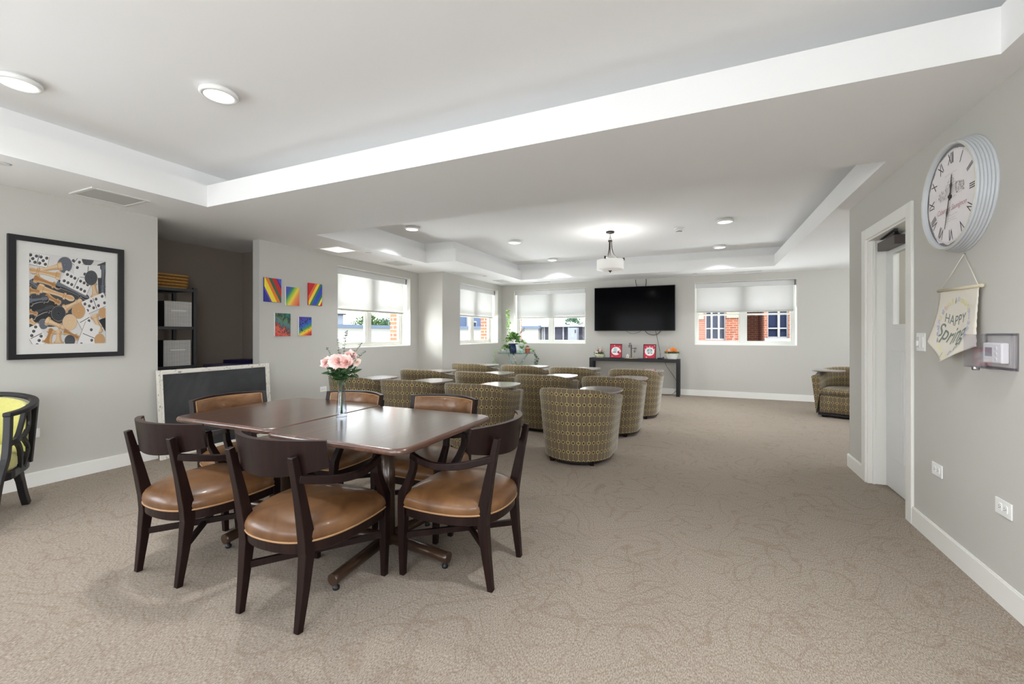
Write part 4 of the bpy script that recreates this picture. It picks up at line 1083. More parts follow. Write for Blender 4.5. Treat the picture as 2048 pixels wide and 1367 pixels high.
# ------------------------------------------------------------------ thermostat and its clear guard
t = thing('thermostat', 'white thermostat with small grey screen on the right wall inside a clear box', 'thermostat', (XR, 2.78, 1.172), -PI/2)
B().box(-.072, .072, -.028, 0, -.048, .048).build('housing', white_plastic, t, bevel=.006)
B().box(-.050, .002, -.0295, -.027, -.016, .026).build('screen', mat('lcd_grey', (148, 156, 166), .25), t)
for z in (.022, -.004, -.030):
    bm = B(); bm.lathe([(.009, .027), (.009, .031)], 16, (.032, 0, 0))
    for v in bm.b.verts: v.co = Vector((v.co.x, -v.co.z, v.co.y+z))
    bm.build('button', mat('button_white', (226, 226, 226), .4) if z > .02 else bpy.data.materials['button_white'], t)
t = thing('thermostat_guard', 'clear plastic locking box over the thermostat, overlapping the banner', 'guard', (XR, 2.765, 1.180), -PI/2)
def shell(bm, x0, x1, y0, y1, z0, z1, th):
    bm.box(x0, x1, y0, y0+th, z0, z1)
    bm.box(x0, x0+th, y0+th, y1, z0, z1); bm.box(x1-th, x1, y0+th, y1, z0, z1)
    bm.box(x0+th, x1-th, y0+th, y1, z0, z0+th); bm.box(x0+th, x1-th, y0+th, y1, z1-th, z1)
bm = B(); shell(bm, -.115, .115, -.088, -.002, -.080, .080, .003); bm.build('cover', clear_plastic, t, bevel=.001)
bm = B(); wallbox(bm, 'y', -.006, 0, -.120, .120, [(-.108, .108, -.073, .073)], -.085, .085)
bm.build('wall_plate', clear_plastic, t)
bm = B(); wallbox(bm, 'y', -.024, -.018, -.119, .119, [(-.113, .113, -.078, .078)], -.084, .084); bm.build('hinge_flange', clear_plastic, t)
bm = B(); bm.tube([(-.01, -.075, -.083), (-.01, -.098, -.083)], .009, 14); bm.build('key_lock', chrome, t)
for z in (-.05, .05):
    pass

# ------------------------------------------------------------------ television, cables
t = thing('television', 'large black flat television mounted on the far wall', 'television', (-1.345, 9.47, 1.80))
screen_m = mat('tv_glass', (3, 3, 5), .12, spec=.05)
B().box(-.84, .84, -.045, 0, -.475, .475).build('screen_housing', black_satin, t, bevel=.006)
B().box(-.828, .828, -.0475, -.044, -.460, .463).build('screen', screen_m, t)
B().box(-.25, .25, 0, .048, -.2, .2).build('wall_bracket', black_metal, t)
def cord(name, pts, r, label, mt=black_satin, n=5, lift=None):
    bm = B(); bm.tube(cr(pts, n), r, 6); return tag(bm.build(name, mt), label, 'cord')
YW = YF-.012
cord('wall_cable', [(-.90, YW, 1.33), (-.87, YW-.02, 1.20), (-.83, YW-.03, 1.0), (-.80, YW-.05, .84), (-.785, YW-.20, .775), (-.75, YF-.40, .76)], .004, 'thin black cord running down the wall from television to console table')
cord('black_cable', [(-.68, YF-.38, .74), (-.66, YF-.36, .62), (-.52, YF-.30, .40), (-.44, YF-.26, .22), (-.50, YF-.22, .08), (-.62, YF-.2, .008), (-.9, YF-.2, .006)], .004, 'black cord hanging under the console table down to the carpet')
cord('video_cable', [(-1.12, YW, 1.34), (-1.06, YW-.01, 1.27), (-.94, YW-.02, 1.235), (-.84, YW-.01, 1.27), (-.79, YW, 1.34)], .006, 'thick black cable loop hanging below the television, right of its centre')
cord('video_cable', [(-1.52, YW, 1.34), (-1.45, YW-.01, 1.285), (-1.36, YW-.02, 1.262), (-1.25, YW-.01, 1.29), (-1.18, YW, 1.34)], .0035, 'thin grey cable loop hanging below the television, left of its centre')
cord('ceiling_cable', [(-1.28, YW, 2.27), (-1.30, YW-.01, 2.35), (-1.31, YW, 2.43)], .006, 'short cable rising from the television top to the ceiling, left one')
cord('ceiling_cable', [(-1.10, YW, 2.27), (-1.09, YW-.01, 2.35), (-1.09, YW, 2.43)], .007, 'short cable rising from the television top to the ceiling, right one')

# ------------------------------------------------------------------ console table and what stands on it
t = thing('console_table', 'long black parsons console table under the television', 'table', (-1.32, 9.31, 0))
B().box(-.915, .915, -.15, .17, .68, .745).build('tabletop', black_satin, t, bevel=.002)
for x in (-.915, .845):
    for y in (-.15, .10): B().box(x, x+.07, y, y+.07, 0, .68).build('leg', black_satin, t, bevel=.002)
CT = .745
def petal_flower(bm, c, R, n, mi, layers=3, tilt=(0, 0, 1), seed=0, width=.8):
    rnd = random.Random(seed); T = Vector(tilt).normalized(); a1 = T.orthogonal().normalized(); a2 = T.cross(a1)
    for L in range(layers):
        for k in range(n):
            a = 2*PI*(k+L*.5)/n+rnd.uniform(-.2, .2); el = .15+.45*L+rnd.uniform(-.1, .1)
            d = (a1*math.cos(a)+a2*math.sin(a))*math.cos(el)+T*math.sin(el)
            rl = R*(1-.18*L)*rnd.uniform(.85, 1.1)
            bm.leaf(Vector(c), d, rl, rl*width, mi, up=T+Vector((rnd.uniform(-.3, .3),)*3), droop=-.12)
leaf_green = mat('leaf_green', (92, 134, 58), .6, var=.25, vscale=30)
leaf_dark = mat('leaf_dark_green', (52, 84, 46), .55, var=.2, vscale=30)
leaf_pale = mat('leaf_pale_green', (158, 190, 120), .6, var=.15, vscale=30)
stem_m = mat('stem_green', (70, 92, 48), .6)
handle_cream = mat('cream_wicker', (214, 206, 182), .7); white_wick = mat('white_wicker', (232, 230, 226), .7)
def arch(x, y, z0, w_, h_, r, n=16): return [(x-w_*math.cos(PI*i/n), y, z0+h_*math.sin(PI*i/n)) for i in range(n+1)]
# left basket
t = thing('flower_basket', 'round cream basket with pink and dark flowers at the left end of the console table', 'basket', (-2.03, 9.26, CT))
bm = B(); bm.lathe([(.075, 0), (.095, .03), (.10, .075), (.094, .078)], 20); bm.build('basket_body', handle_cream, t)
bm = B(); bm.tube(arch(0, 0, .07, .095, .15, 0), .006, 6); bm.build('handle', handle_cream, t)
bm = B(); rnd = random.Random(2)
for k in range(170):
    a = rnd.uniform(0, 2*PI); r_ = rnd.uniform(.0, .10); bm.leaf((r_*math.cos(a), r_*math.sin(a), rnd.uniform(.02, .11)), (math.cos(a), math.sin(a), rnd.uniform(-.1, 1.2)), rnd.uniform(.03, .06), .02, 0 if rnd.random() < .7 else 1)
bm.build('foliage', [leaf_green, leaf_dark], t)
pinks = [mat('pink_petal', (226, 178, 176), .6), mat('mauve_petal', (140, 92, 96), .6), mat('cream_petal', (236, 226, 214), .6)]
for k in range(9):
    a = rnd.uniform(0, 2*PI); r_ = rnd.uniform(.0, .085)
    bm = B(); petal_flower(bm, (r_*math.cos(a), r_*math.sin(a)*.7-.02, .10+rnd.uniform(0, .06)), .034, 6, 0, 3, (math.cos(a)*.4, -.6, 1), k)
    bm.build('flower', pinks[k % 3], t)
bm = B()
for k in range(6): a = k*1.1; bm.tube([(0, 0, .08), (.06*math.cos(a), .03*math.sin(a), .16), (.10*math.cos(a), .04*math.sin(a), .20+.02*(k % 3))], .0018, 5)
bm.build('sprigs', mat('dry_twig', (110, 84, 78), .8), t)
# right basket
t = thing('flower_basket', 'white basket with tall handle and orange lilies at the right end of the console table', 'basket', (-.56, 9.28, CT))
bm = B(); R = []
for k, (r_, z) in enumerate([(.085, 0), (.092, .02), (.10, .045), (.108, .07), (.116, .095), (.120, .112)]):
    R.append([((r_+.004*math.cos(i*PI))*math.cos(2*PI*i/32), (r_+.004*math.cos(i*PI))*.8*math.sin(2*PI*i/32), z) for i in range(32)])
bm.loft(R, True); bm.build('basket_body', white_wick, t)
bm = B(); bm.tube([(.118*math.cos(2*PI*i/24), .095*math.sin(2*PI*i/24), .112) for i in range(24)], .007, 6, closed=True); bm.build('basket_rim', white_wick, t)
bm = B(); bm.tube(arch(0, 0, .10, .112, .265, 0), .0045, 6); bm.tube(arch(0, .008, .10, .110, .262, 0), .003, 5); bm.build('handle', handle_cream, t)
bm = B()
for k in range(150):
    a = rnd.uniform(0, 2*PI); r_ = rnd.uniform(.02, .10); bm.leaf((r_*math.cos(a), r_*.8*math.sin(a), rnd.uniform(.10, .14)), (math.cos(a), math.sin(a)*.8, rnd.uniform(.1, .7)), rnd.uniform(.05, .085), .024, 0 if rnd.random() < .6 else 1)
bm.build('foliage', [leaf_green, leaf_dark], t)
lily = mat('orange_petal', (240, 146, 70), .6); peach = mat('peach_petal', (240, 206, 186), .6)
for (x, z, R_, m_, s_) in ((.03, .185, .066, lily, 1), (.06, .17, .055, lily, 2), (-.04, .17, .056, peach, 3), (-.085, .155, .045, lily, 4), (.005, .20, .048, lily, 5)):
    bm = B(); petal_flower(bm, (x, -.03, z), R_, 6, 0, 2, (x*2, -1, .5), s_, .55); bm.build('flower', m_, t)
# two red pictures
red_card = mat('crimson_card', (200, 50, 72), .6); oval_m = mat('white_oval', (240, 236, 236), .6); teal_s = mat('pale_teal', (176, 206, 206), .6); dkr = mat('dark_crimson', (150, 30, 50), .6); pinkdot = mat('pale_pink', (240, 190, 196), .6); greyfig = mat('grey_shape', (130, 140, 146), .6)
def red_pic(x, rz, lab, v):
    t = thing('tabletop_picture', lab, 'picture', (x, 9.20, CT+.002), rz, 'red pictures on the console table'); lean = Matrix.Rotation(math.radians(-9), 4, 'X')
    W, Hh = .25, .30
    def bb(bm):
        for vv in bm.b.verts: vv.co = lean @ vv.co
        return bm
    bm = B(); wallbox(bm, 'y', -.012, .006, -W/2, W/2, [(-W/2+.012, W/2-.012, .012, Hh-.012)], 0, Hh); bb(bm).build('frame', black_satin, t)
    bb(B().box(-W/2+.010, W/2-.010, -.003, .003, .010, Hh-.010)).build('card', red_card, t)
    bm = B(); e = lambda cx, cz, a, b2, m, k=0: bm.quad([(cx+a*math.cos(2*PI*i/28), -.0034-.0003*k, cz+b2*math.sin(2*PI*i/28)) for i in range(28)], m)
    e(0, .15, .095, .088, 0)
    if v == 0:
        e(-.015, .175, .038, .042, 1, 1); e(-.03, .125, .045, .012, 4, 1); e(.06, .125, .030, .032, 2, 1); e(.085, .15, .022, .03, 3, 2); e(-.03, .265, .010, .010, 3, 1); e(.07, .24, .008, .008, 3, 1); e(-.075, .035, .02, .006, 3, 1)
    else:
        e(0, .165, .06, .05, 1, 1); e(-.03, .175, .014, .02, 4, 2); e(.035, .18, .012, .02, 4, 2); e(-.02, .115, .02, .010, 2, 2); e(.04, .112, .02, .010, 4, 2); e(0, .138, .02, .012, 3, 2)
        for k in range(5): a = PI*(.15+.175*k); e(.108*math.cos(a), .15+.105*math.sin(a), .008, .014, 3, 1)
        e(-.06, .03, .014, .012, 3, 1); e(.10, .27, .010, .010, 3, 1)
    bb(bm).build('printed_shapes', [oval_m, teal_s, dkr, pinkdot, greyfig], t)
    bb(B().box(-.03, .03, .004, .010, .02, .24)).build('easel_back', black_satin, t)
    return t
red_pic(-1.675, .02, 'black-framed red picture with white circle, left of the birdhouse ornament', 0)
red_pic(-.99, -.05, 'black-framed red picture with white circle, right of the birdhouse ornament', 1)
# birdhouse ornament
t = thing('birdhouse_ornament', 'wooden ornament of a post with tiny birdhouses between the two red pictures', 'ornament', (-1.36, 9.24, CT))
bm = B(); bm.lathe([(.13, 0), (.135, .006), (.12, .016)], 24); bm.build('base', board_wood, t)
bm = B(); bm.box(-.011, .011, -.011, .011, .014, .29); bm.box(.0, .085, -.006, .006, .205, .217); bm.build('post', mat('weathered_post', (96, 86, 82), .8), t)
def bhouse(x, z, s_, m1, nm):
    bm = B(); bm.box(x-s_, x+s_, -.03-s_, -.03+s_, z, z+s_*2.0)
    o = bm.build('birdhouse', m1, t)
    bm = B(); bm.prism([(x-s_*1.2, z+s_*2.0), (x+s_*1.2, z+s_*2.0), (x, z+s_*3.1)], 0, s_*2.4)
    for v in bm.b.verts: v.co = Vector((v.co.x, -.03-s_*1.2+v.co.z, v.co.y))
    bm.build('roof', white_plastic if nm else mat('blue_roof', (70, 80, 110), .6), o)
    for zz in (.7, 1.5):
        bm = B(); bm.lathe([(s_*.3, 0), (s_*.3, .002)], 12, (x, 0, 0))
        for v in bm.b.verts: v.co = Vector((v.co.x, -.03-s_-.001-v.co.z, v.co.y+z+s_*zz))
        bm.build('entrance', dark_slot, o)
bhouse(-.07, .016, .024, white_plastic, 1); bhouse(-.035, .225, .020, mat('birdhouse_grey_blue', (150, 158, 172), .7), 0)
bm = B(); rnd = random.Random(9)
for c_ in ((-.02, .31), (.09, .205), (.075, .15)):
    for k in range(16): a = rnd.uniform(0, 6.28); bm.leaf((c_[0], -.01, c_[1]), (math.cos(a), rnd.uniform(-.4, .4), math.sin(a)), .035, .008)
bm.build('wire_foliage', mat('dark_blue_sprig', (60, 62, 84), .6), t)
bm = B(); bm.tube([(.085, -.02, .205), (.082, -.02, .12), (.084, -.02, .03)], .002, 5); bm.build('hanging_string', mat('pale_string', (206, 200, 196), .8), t)
t = thing('power_adapter', 'small black adapter lying on the console table beside the white basket', 'adapter', (-.78, 9.22, CT))
B().box(-.05, .04, -.025, .025, 0, .028).build('adapter_body', black_satin, t, bevel=.006)
B().box(.045, .075, -.015, .015, 0, .045).build('plug', black_satin, t, bevel=.004)

# ------------------------------------------------------------------ flower vase on the tables
VX, VY = -2.035, 1.985
t = thing('bud_vase', 'clear glass bud vase standing by the seam of the two tables', 'vase', (VX, VY, .750))
bm = B()
outer_p = [(.031, 0), (.033, .006), (.032, .03), (.027, .08), (.0205, .15), (.0195, .19), (.0225, .235), (.028, .262)]
inner_p = [(.026, .262), (.0205, .235), (.0175, .19), (.0185, .15), (.024, .08), (.027, .03), (.022, .018)]
def fl_(pr, n=24): return [[((r+.0012*math.cos(8*2*PI*i/n*.99))*math.cos(2*PI*i/n), (r+.0012*math.cos(8*2*PI*i/n*.99))*math.sin(2*PI*i/n), z) for i in range(n)] for r, z in pr]
bm.loft(fl_(outer_p, 48)+fl_(inner_p, 48), True); bm.build('glass_body', vase_glass, t)
Gf = 'artificial flowers in the bud vase'
pet1 = mat('blush_petal', (236, 200, 194), .6, var=.12, vscale=40); pet2 = mat('pale_blush_petal', (240, 222, 214), .6, var=.08, vscale=40); cen = mat('yellow_stamen', (226, 196, 110), .7)
def flower_stem(dx, dy, z, R, m_, lab, seed, n=8, layers=4):
    R *= 1.12; n += 3; layers += 1
    o = thing('peony', lab, 'flower', (VX, VY, .770), 0, Gf)
    bm = B(); bm.tube(cr([(dx*.06, dy*.06, 0), (dx*.05, dy*.05, .22), (dx*.45, dy*.45, z*.62-.02), (dx, dy, z-.03)], 5), .0022, 5); bm.build('stem', stem_m, o)
    bm = B(); T = Vector((dx*2.0+.15, dy*2-.9, .55))
    petal_flower(bm, (dx, dy, z), R, n, 0, layers, T, seed, .95)
    bm.build('petals', m_, o)
    bm = B(); bm.sphere((dx+T.x*.008, dy+T.y*.008, z+.006), R*.16, 8, 6); bm.build('flower_centre', cen, o)
    bm = B(); r2 = random.Random(seed+50)
    for k in range(11):
        a = r2.uniform(0, 2*PI); f_ = r2.uniform(.1, .75); bm.leaf((dx*f_, dy*f_, .20+(z-.25)*f_), (math.cos(a)+dx*4, math.sin(a)*.7-.3, r2.uniform(-.1, .8)), r2.uniform(.05, .08), .030)
    bm.build('leaves', leaf_dark, o)
flower_stem(.062, -.02, .318, .048, pet1, 'pink peony on the right of the vase bunch, facing the camera', 11, 9, 5)
flower_stem(.012, -.03, .322, .052, pet1, 'largest pink peony, low in the middle of the vase bunch', 17, 9, 5)
flower_stem(.040, .03, .350, .046, pet1, 'pink peony standing highest at the back of the vase bunch', 12, 9, 5)
flower_stem(-.110, -.01, .312, .042, pet1, 'pink peony leaning far out on the left of the vase', 13, 8, 5)
flower_stem(-.050, -.015, .325, .036, pet2, 'pale cream-pink blossom between the left peony and the middle', 14, 7, 4)
flower_stem(-.088, .02, .345, .022, pet2, 'tiny cream blossom just above the left peony', 16, 6, 3)
flower_stem(.108, .02, .318, .026, pet2, 'small pale blossom at the right end of the vase bunch', 15, 6, 3)
def sprig(dx, dy, z, lab, seed):
    o = thing('leafy_sprig', lab, 'sprig', (VX, VY, .770), 0, 'thin dark sprigs in the bud vase')
    path = cr([(0, 0, .22), (dx*.4, dy*.4, .22+(z-.22)*.5), (dx, dy, z)], 8)
    bm = B(); bm.tube(path, .0012, 4); bm.build('stem', stem_m, o)
    bm = B(); r2 = random.Random(seed)
    for i in range(8, len(path), 1):
        for s in (-1, 1): bm.leaf(path[i], (s*r2.uniform(.5, 1), r2.uniform(-.5, .5), r2.uniform(.2, .8)), .014, .008)
    bm.build('leaves', mat('grey_green_leaf', (70, 84, 74), .6) if seed == 1 else bpy.data.materials['grey_green_leaf'], o)
sprig(.02, .02, .505, 'thin dark sprig standing tallest above the pink peonies', 1)
sprig(-.055, .02, .455, 'short thin sprig rising left of the tallest sprig', 2)
sprig(.155, .0, .43, 'thin sprig pointing up to the right from the vase', 3)
sprig(.195, -.01, .385, 'thin sprig reaching furthest out to the right of the vase', 4)
sprig(-.12, .0, .40, 'thin sprig arching over the left peony', 5)

# ------------------------------------------------------------------ glass plant table in the far corner
PT = (-3.88, 8.98)
t = thing('plant_table', 'round glass table on crossed chrome legs in the far left corner', 'table', (PT[0], PT[1], 0))
bm = B(); bm.lathe([(.43, .815), (.435, .819), (.43, .825)], 48); bm.build('glass_top', table_glass, t)
for k in range(3):
    a = k*2*PI/3-PI/2+.15
    bm = B(); bm.tube([(.27*math.cos(a), .27*math.sin(a), .812), (.04*math.cos(a+1.2), .04*math.sin(a+1.2), .42), (-.28*math.cos(a), -.28*math.sin(a), .012)], .014, 10); bm.build('leg', chrome, t)
bm = B(); bm.tube([(.05*math.cos(2*PI*i/16), .05*math.sin(2*PI*i/16), .42) for i in range(16)], .007, 6, closed=True); bm.build('leg_ring', chrome, t)
PZ = .8255
def pot(x, y, prof, m_, name, lab, cat='potted plant'):
    o = thing(name, lab, cat, (PT[0]+x, PT[1]+y, PZ)); bm = B(); bm.lathe(prof, 24)
    bm.build('pot', m_, o); return o
rnd = random.Random(21)
def bush(o, c, r, n, L, W, mats_, zmin=-.3, name='foliage'):
    bm = B()
    for k in range(n):
        a = rnd.uniform(0, 2*PI); e_ = rnd.uniform(zmin, 1.4); d_ = Vector((math.cos(a)*math.cos(e_), math.sin(a)*math.cos(e_), math.sin(e_)))
        p_ = Vector(c)+Vector((d_.x*r[0], d_.y*r[1], d_.z*r[2]))*rnd.uniform(.3, .9)
        bm.leaf(p_, d_+Vector((0, 0, .2)), L*rnd.uniform(.6, 1.2), W*rnd.uniform(.7, 1.2), rnd.randrange(len(mats_)))
    return bm.build(name, mats_, o)
o = pot(-.07, -.02, [(.075, 0), (.095, .10), (.105, .195), (.112, .20), (.112, .215), (.098, .212), (.09, .18)], mat('cobalt_glaze', (48, 58, 104), .25, coat=.5), 'potted_plant', 'tall bright green plant with climbing vine in a dark blue pot on the glass table')
bush(o, (0, 0, .29), (.16, .14, .16), 300, .075, .04, [leaf_green, leaf_pale, leaf_green])
bm = B(); vine = cr([(-.05, 0, .25), (-.09, 0, .45), (-.15, 0, .60), (-.11, 0, .70), (-.14, 0, .85), (-.13, 0, .98)], 8); bm.tube(vine, .003, 5); bm.build('vine_stem', leaf_pale, o)
bm = B()
for i, p_ in enumerate(vine[6:]):
    for s in (-1, 1): bm.leaf(p_, (s*rnd.uniform(.4, 1), rnd.uniform(-.5, .3), rnd.uniform(-.3, .7)), .06, .035)
for k in range(7): bm.leaf((-.16-.02*k, -.03, .27+.004*k), (-1, rnd.uniform(-.4, .4), rnd.uniform(-.2, .4)), .07, .035)
bm.build('vine_leaves', leaf_pale, o)
o = pot(.095, -.03, [(.07, 0), (.085, .12), (.10, .19), (.105, .195), (.095, .195), (.088, .17)], mat('white_glaze', (228, 230, 238), .25, coat=.4), 'potted_plant', 'small plant with white bloom in a white pot beside the blue pot')
bush(o, (.02, 0, .22), (.12, .10, .07), 60, .07, .035, [leaf_green, leaf_pale])
bm = B(); arc = cr([(.0, 0, .22), (.0, 0, .40), (.05, -.02, .50), (.12, -.02, .535)], 6); bm.tube(arc, .003, 5)
for p_ in arc[8:]:
    for s in (-1, 1): bm.leaf(p_, (rnd.uniform(-.2, .4), rnd.uniform(-.3, .3), -1 if s < 0 else .5), .055, .012)
bm.build('dark_frond', mat('dark_maroon_leaf', (62, 48, 52), .6), o)
bm = B(); petal_flower(bm, (.04, -.05, .29), .035, 6, 0, 2, (0, -1, .4), 3); bm.build('flower', white_plastic, o)
o = pot(.29, -.06, [(.045, 0), (.05, .01), (.045, .02), (.058, .10), (.060, .108), (.052, .108)], mat('terracotta', (158, 84, 62), .7), 'potted_plant', 'small rust-coloured pot with dark sprigs on the right of the glass table')
bush(o, (0, 0, .11), (.07, .05, .04), 26, .05, .018, [bpy.data.materials['terracotta'], leaf_dark])
o = pot(.19, -.13, [(.030, 0), (.036, .05), (.034, .09), (.03, .092)], mat('pale_blue_jar', (178, 204, 206), .2), 'potted_plant', 'trailing plant in a pale jar between white and rust pots')
bush(o, (0, 0, .07), (.09, .07, .08), 40, .06, .025, [leaf_pale, leaf_green])
o = pot(-.26, -.10, [(.05, 0), (.06, .06), (.065, .075), (.055, .075)], mat('pale_grey_pot', (206, 214, 216), .4), 'potted_plant', 'low trailing green plant at the left edge of the glass table')
bush(o, (.06, 0, .09), (.14, .10, .08), 110, .06, .038, [leaf_green, leaf_dark, leaf_pale])
bm = B(); tr_ = cr([(-.06, -.04, .09), (-.17, -.14, .03), (-.18, -.17, -.12), (-.14, -.17, -.28), (-.13, -.17, -.42)], 6); bm.tube(tr_, .002, 4)
for p_ in tr_[3:]: bm.leaf(p_, (rnd.uniform(-1, 1), -.4, rnd.uniform(-.6, .2)), .05, .03)
bm.build('trailing_vine', leaf_pale, o)
o = pot(.33, .05, [(.035, 0), (.045, .05), (.048, .055), (.04, .055)], bpy.data.materials['pale_grey_pot'], 'potted_plant', 'pothos trailing over the right edge of the glass table')
bush(o, (0, 0, .05), (.08, .07, .04), 36, .05, .03, [leaf_green, leaf_pale])
bm = B()
for q in range(3):
    tr_ = cr([(.03, -.02, .05), (.12, -.05-.02*q, .02), (.15+.03*q, -.07, -.10), (.13+.035*q, -.07, -.22), (.15+.03*q, -.07, -.30-.05*q)], 6); bm.tube(tr_, .002, 4)
    for p_ in tr_[8:]: bm.leaf(p_, (rnd.uniform(-1, 1), -.4, rnd.uniform(-.8, .1)), .045, .03)
bm.build('trailing_vine', leaf_dark, o)

# ------------------------------------------------------------------ ceiling fixtures
def disc_light(x, y, lab, on):
    o = thing('ceiling_light', lab, 'ceiling light', (x, y, Z2), 0, 'round white ceiling lights')
    bm = B(); bm.lathe([(.085, 0), (.085, -.010), (.104, -.012), (.106, -.026), (.098, -.036), (.082, -.036), (.080, -.032)], 40); bm.build('trim_ring', white_plastic, o)
    bm = B(); bm.lathe([(.081, -.030), (.081, -.034), (.078, -.0355)], 40); bm.build('diffuser', light_on if on else light_off, o)
    if on:
        l = lamp('disc_lamp', 'AREA', (x, y, Z2-.04), (0, 0, 0), on, (.94, .975, 1), .15, shape='DISK', spread=math.radians(115)); 
disc_light(-2.78, 1.71, 'round lit ceiling light in the near tray ceiling, the second from the left edge', 9)
disc_light(-3.75, 1.14, 'round lit ceiling light cut by the left edge of the view', 5)
disc_light(.28, 1.71, 'unseen round ceiling light assumed in the near tray, placed to brighten the mid floor', 16)  # fixture out of view, assumed here to brighten mid floor and right wall
disc_light(-1.2, -.6, 'round lit ceiling light in the near tray behind the camera', 11)
disc_light(-3.80, 5.02, 'round ceiling light at the near left of the far tray, partly behind its edge', 12)
disc_light(-2.82, 6.45, 'round ceiling light left of the pendant in the far tray', 12)
disc_light(-2.79, 8.30, 'round ceiling light nearest the far wall, left of the pendant', 12)
disc_light(.28, 6.39, 'round bright ceiling light right of the pendant and smoke detector', 12)
disc_light(.28, 8.25, 'round ceiling light nearest the far wall, above the right window', 12)
# pendant
t = thing('pendant_lamp', 'white drum pendant with dark bronze arms hanging from the far tray ceiling', 'pendant lamp', (-1.255, 6.44, Z2))
bm = B(); bm.lathe([(.062, 0), (.064, -.012), (.058, -.024), (.014, -.028)], 28); bm.build('canopy', oil_bronze, t)
bm = B()
for k, z in enumerate((-.045, -.066, -.087)):
    pts = [((.008*math.cos(2*PI*i/12), 0, z+.014*math.sin(2*PI*i/12)) if k % 2 == 0 else (0, .008*math.cos(2*PI*i/12), z+.014*math.sin(2*PI*i/12))) for i in range(12)]
    bm.tube(pts, .0025, 5, closed=True)
bm.tube([(.015*math.cos(2*PI*i/16), 0, -.112+.017*math.sin(2*PI*i/16)) for i in range(16)], .003, 6, closed=True)
bm.build('chain', oil_bronze, t)
bm = B(); bm.lathe([(.010, -.128), (.030, -.132), (.032, -.150), (.022, -.154)], 20); bm.build('hub', oil_bronze, t)
for k in range(3):
    a = 2*PI*k/3+.35; ca, sa = math.cos(a), math.sin(a)
    for off in (0, .012):
        pass
    bm = B(); bm.tube(cr([(.020*ca, .020*sa, -.15), (.026*ca, .026*sa, -.25), (.05*ca, .05*sa, -.33), (.11*ca, .11*sa, -.395), (.205*ca, .205*sa, -.412)], 6), .006, 8)
    bm.box(.20*ca-.012, .20*ca+.012, .20*sa-.012, .20*sa+.012, -.432, -.395); bm.build('arm', oil_bronze, t)
bm = B(); bm.tube([(0, 0, -.15), (0, 0, -.43)], .005, 8); bm.build('stem', oil_bronze, t)
shade_m = mat('frosted_shade', (240, 239, 236), .5, emit=(255, 252, 246), estr=.12)
bm = B(); bm.lathe([(.190, -.425), (.195, -.425), (.197, -.47), (.197, -.565), (.190, -.572), (.10, -.583), (.0, -.586)], 48, cap=False); bm.build('drum_shade', shade_m, t)
bm = B(); bm.lathe([(.028, -.584), (.026, -.592), (.010, -.600), (.008, -.612), (.001, -.615)], 16); bm.build('finial', oil_bronze, t)
lamp('pendant_bulb', 'POINT', (-1.255, 6.44, Z2-.47), (0, 0, 0), 8, (1, .98, .95)).data.shadow_soft_size = .09
# smoke detector
t = thing('smoke_detector', 'white dome smoke detector on the far tray ceiling right of the pendant', 'smoke detector', (-.305, 6.64, Z2))
bm = B(); bm.lathe([(.070, 0), (.068, -.012), (.055, -.016)], 28); bm.build('base', white_plastic, t)
bm = B(); bm.lathe([(.045, -.012), (.040, -.045), (.034, -.052), (.030, -.060), (.012, -.068), (.001, -.069)], 24); bm.build('sensor_dome', white_plastic, t)
bm = B(); bm.lathe([(.0395, -.046), (.0415, -.049), (.036, -.053)], 16, cap=False); bm.build('sensor_slots', dark_slot, t)
# grilles and panels
def grille(x0, x1, y0, y1, lab, kind='vent', nm='ceiling_vent'):
    o = thing(nm, lab, 'ceiling vent' if kind != 'light' else 'ceiling light', ((x0+x1)/2, (y0+y1)/2, H)); w2, d2 = (x1-x0)/2, (y1-y0)/2
    bm = B(); m_ = .028 if min(w2, d2) > .1 else .01
    bm.box(-w2, w2, -d2, -d2+m_, -.010, 0); bm.box(-w2, w2, d2-m_, d2, -.010, 0); bm.box(-w2, -w2+m_, -d2+m_, d2-m_, -.010, 0); bm.box(w2-m_, w2, -d2+m_, d2-m_, -.010, 0)
    bm.build('frame', vent_white, o, bevel=.003)
    bm = B()
    if kind == 'slot':
        bm.box(-w2+m_, w2-m_, -d2+m_, d2-m_, -.004, -.001); bm.build('slot', dark_slot, o)
    else:
        bm.box(-w2+m_, w2-m_, -d2+m_, d2-m_, -.006, -.001); bm.build('mesh_panel' if kind == 'vent' else 'diffuser', vent_mesh if kind == 'vent' else troffer_on, o)
grille(-4.84, -4.46, 1.76, 2.16, 'square white return air grille in the soffit above the framed print')
grille(-4.84, -4.44, 4.27, 4.66, 'square bright lit panel in the soffit above the rainbow canvases', 'light', 'ceiling_panel_light')
grille(-4.82, -4.50, 5.55, 5.95, 'faint square grille in the soffit near the first left window')
grille(-4.22, -3.95, 8.45, 8.85, 'faint square grille in the soffit at the far left corner')
grille(.56, 1.02, 9.14, 9.22, 'narrow slot vent in the soffit above the right far window', 'slot')
grille(-3.55, -3.15, 9.14, 9.22, 'narrow slot vent in the soffit above the left far window', 'slot')
def sprinkler(x, y, lab):
    o = thing('sprinkler_head', lab, 'sprinkler', (x, y, H), 0, 'concealed sprinkler heads in the soffit')
    bm = B(); bm.lathe([(.040, 0), (.040, -.004), (.030, -.006)], 20); bm.build('cover_plate', vent_white, o)
    bm = B(); bm.lathe([(.042, -.0005), (.042, -.001)], 20); bm.build('shadow_gap', dark_slot, o)
sprinkler(-4.42, 1.27, 'round sprinkler cover in the soffit at the left edge of the view')
sprinkler(-4.43, 4.83, 'round sprinkler cover in the soffit beside the lit square panel')
sprinkler(-4.05, 7.75, 'round sprinkler cover in the soffit past the projecting corner')
sprinkler(-.12, 9.1, 'round sprinkler cover in the soffit right of the television')

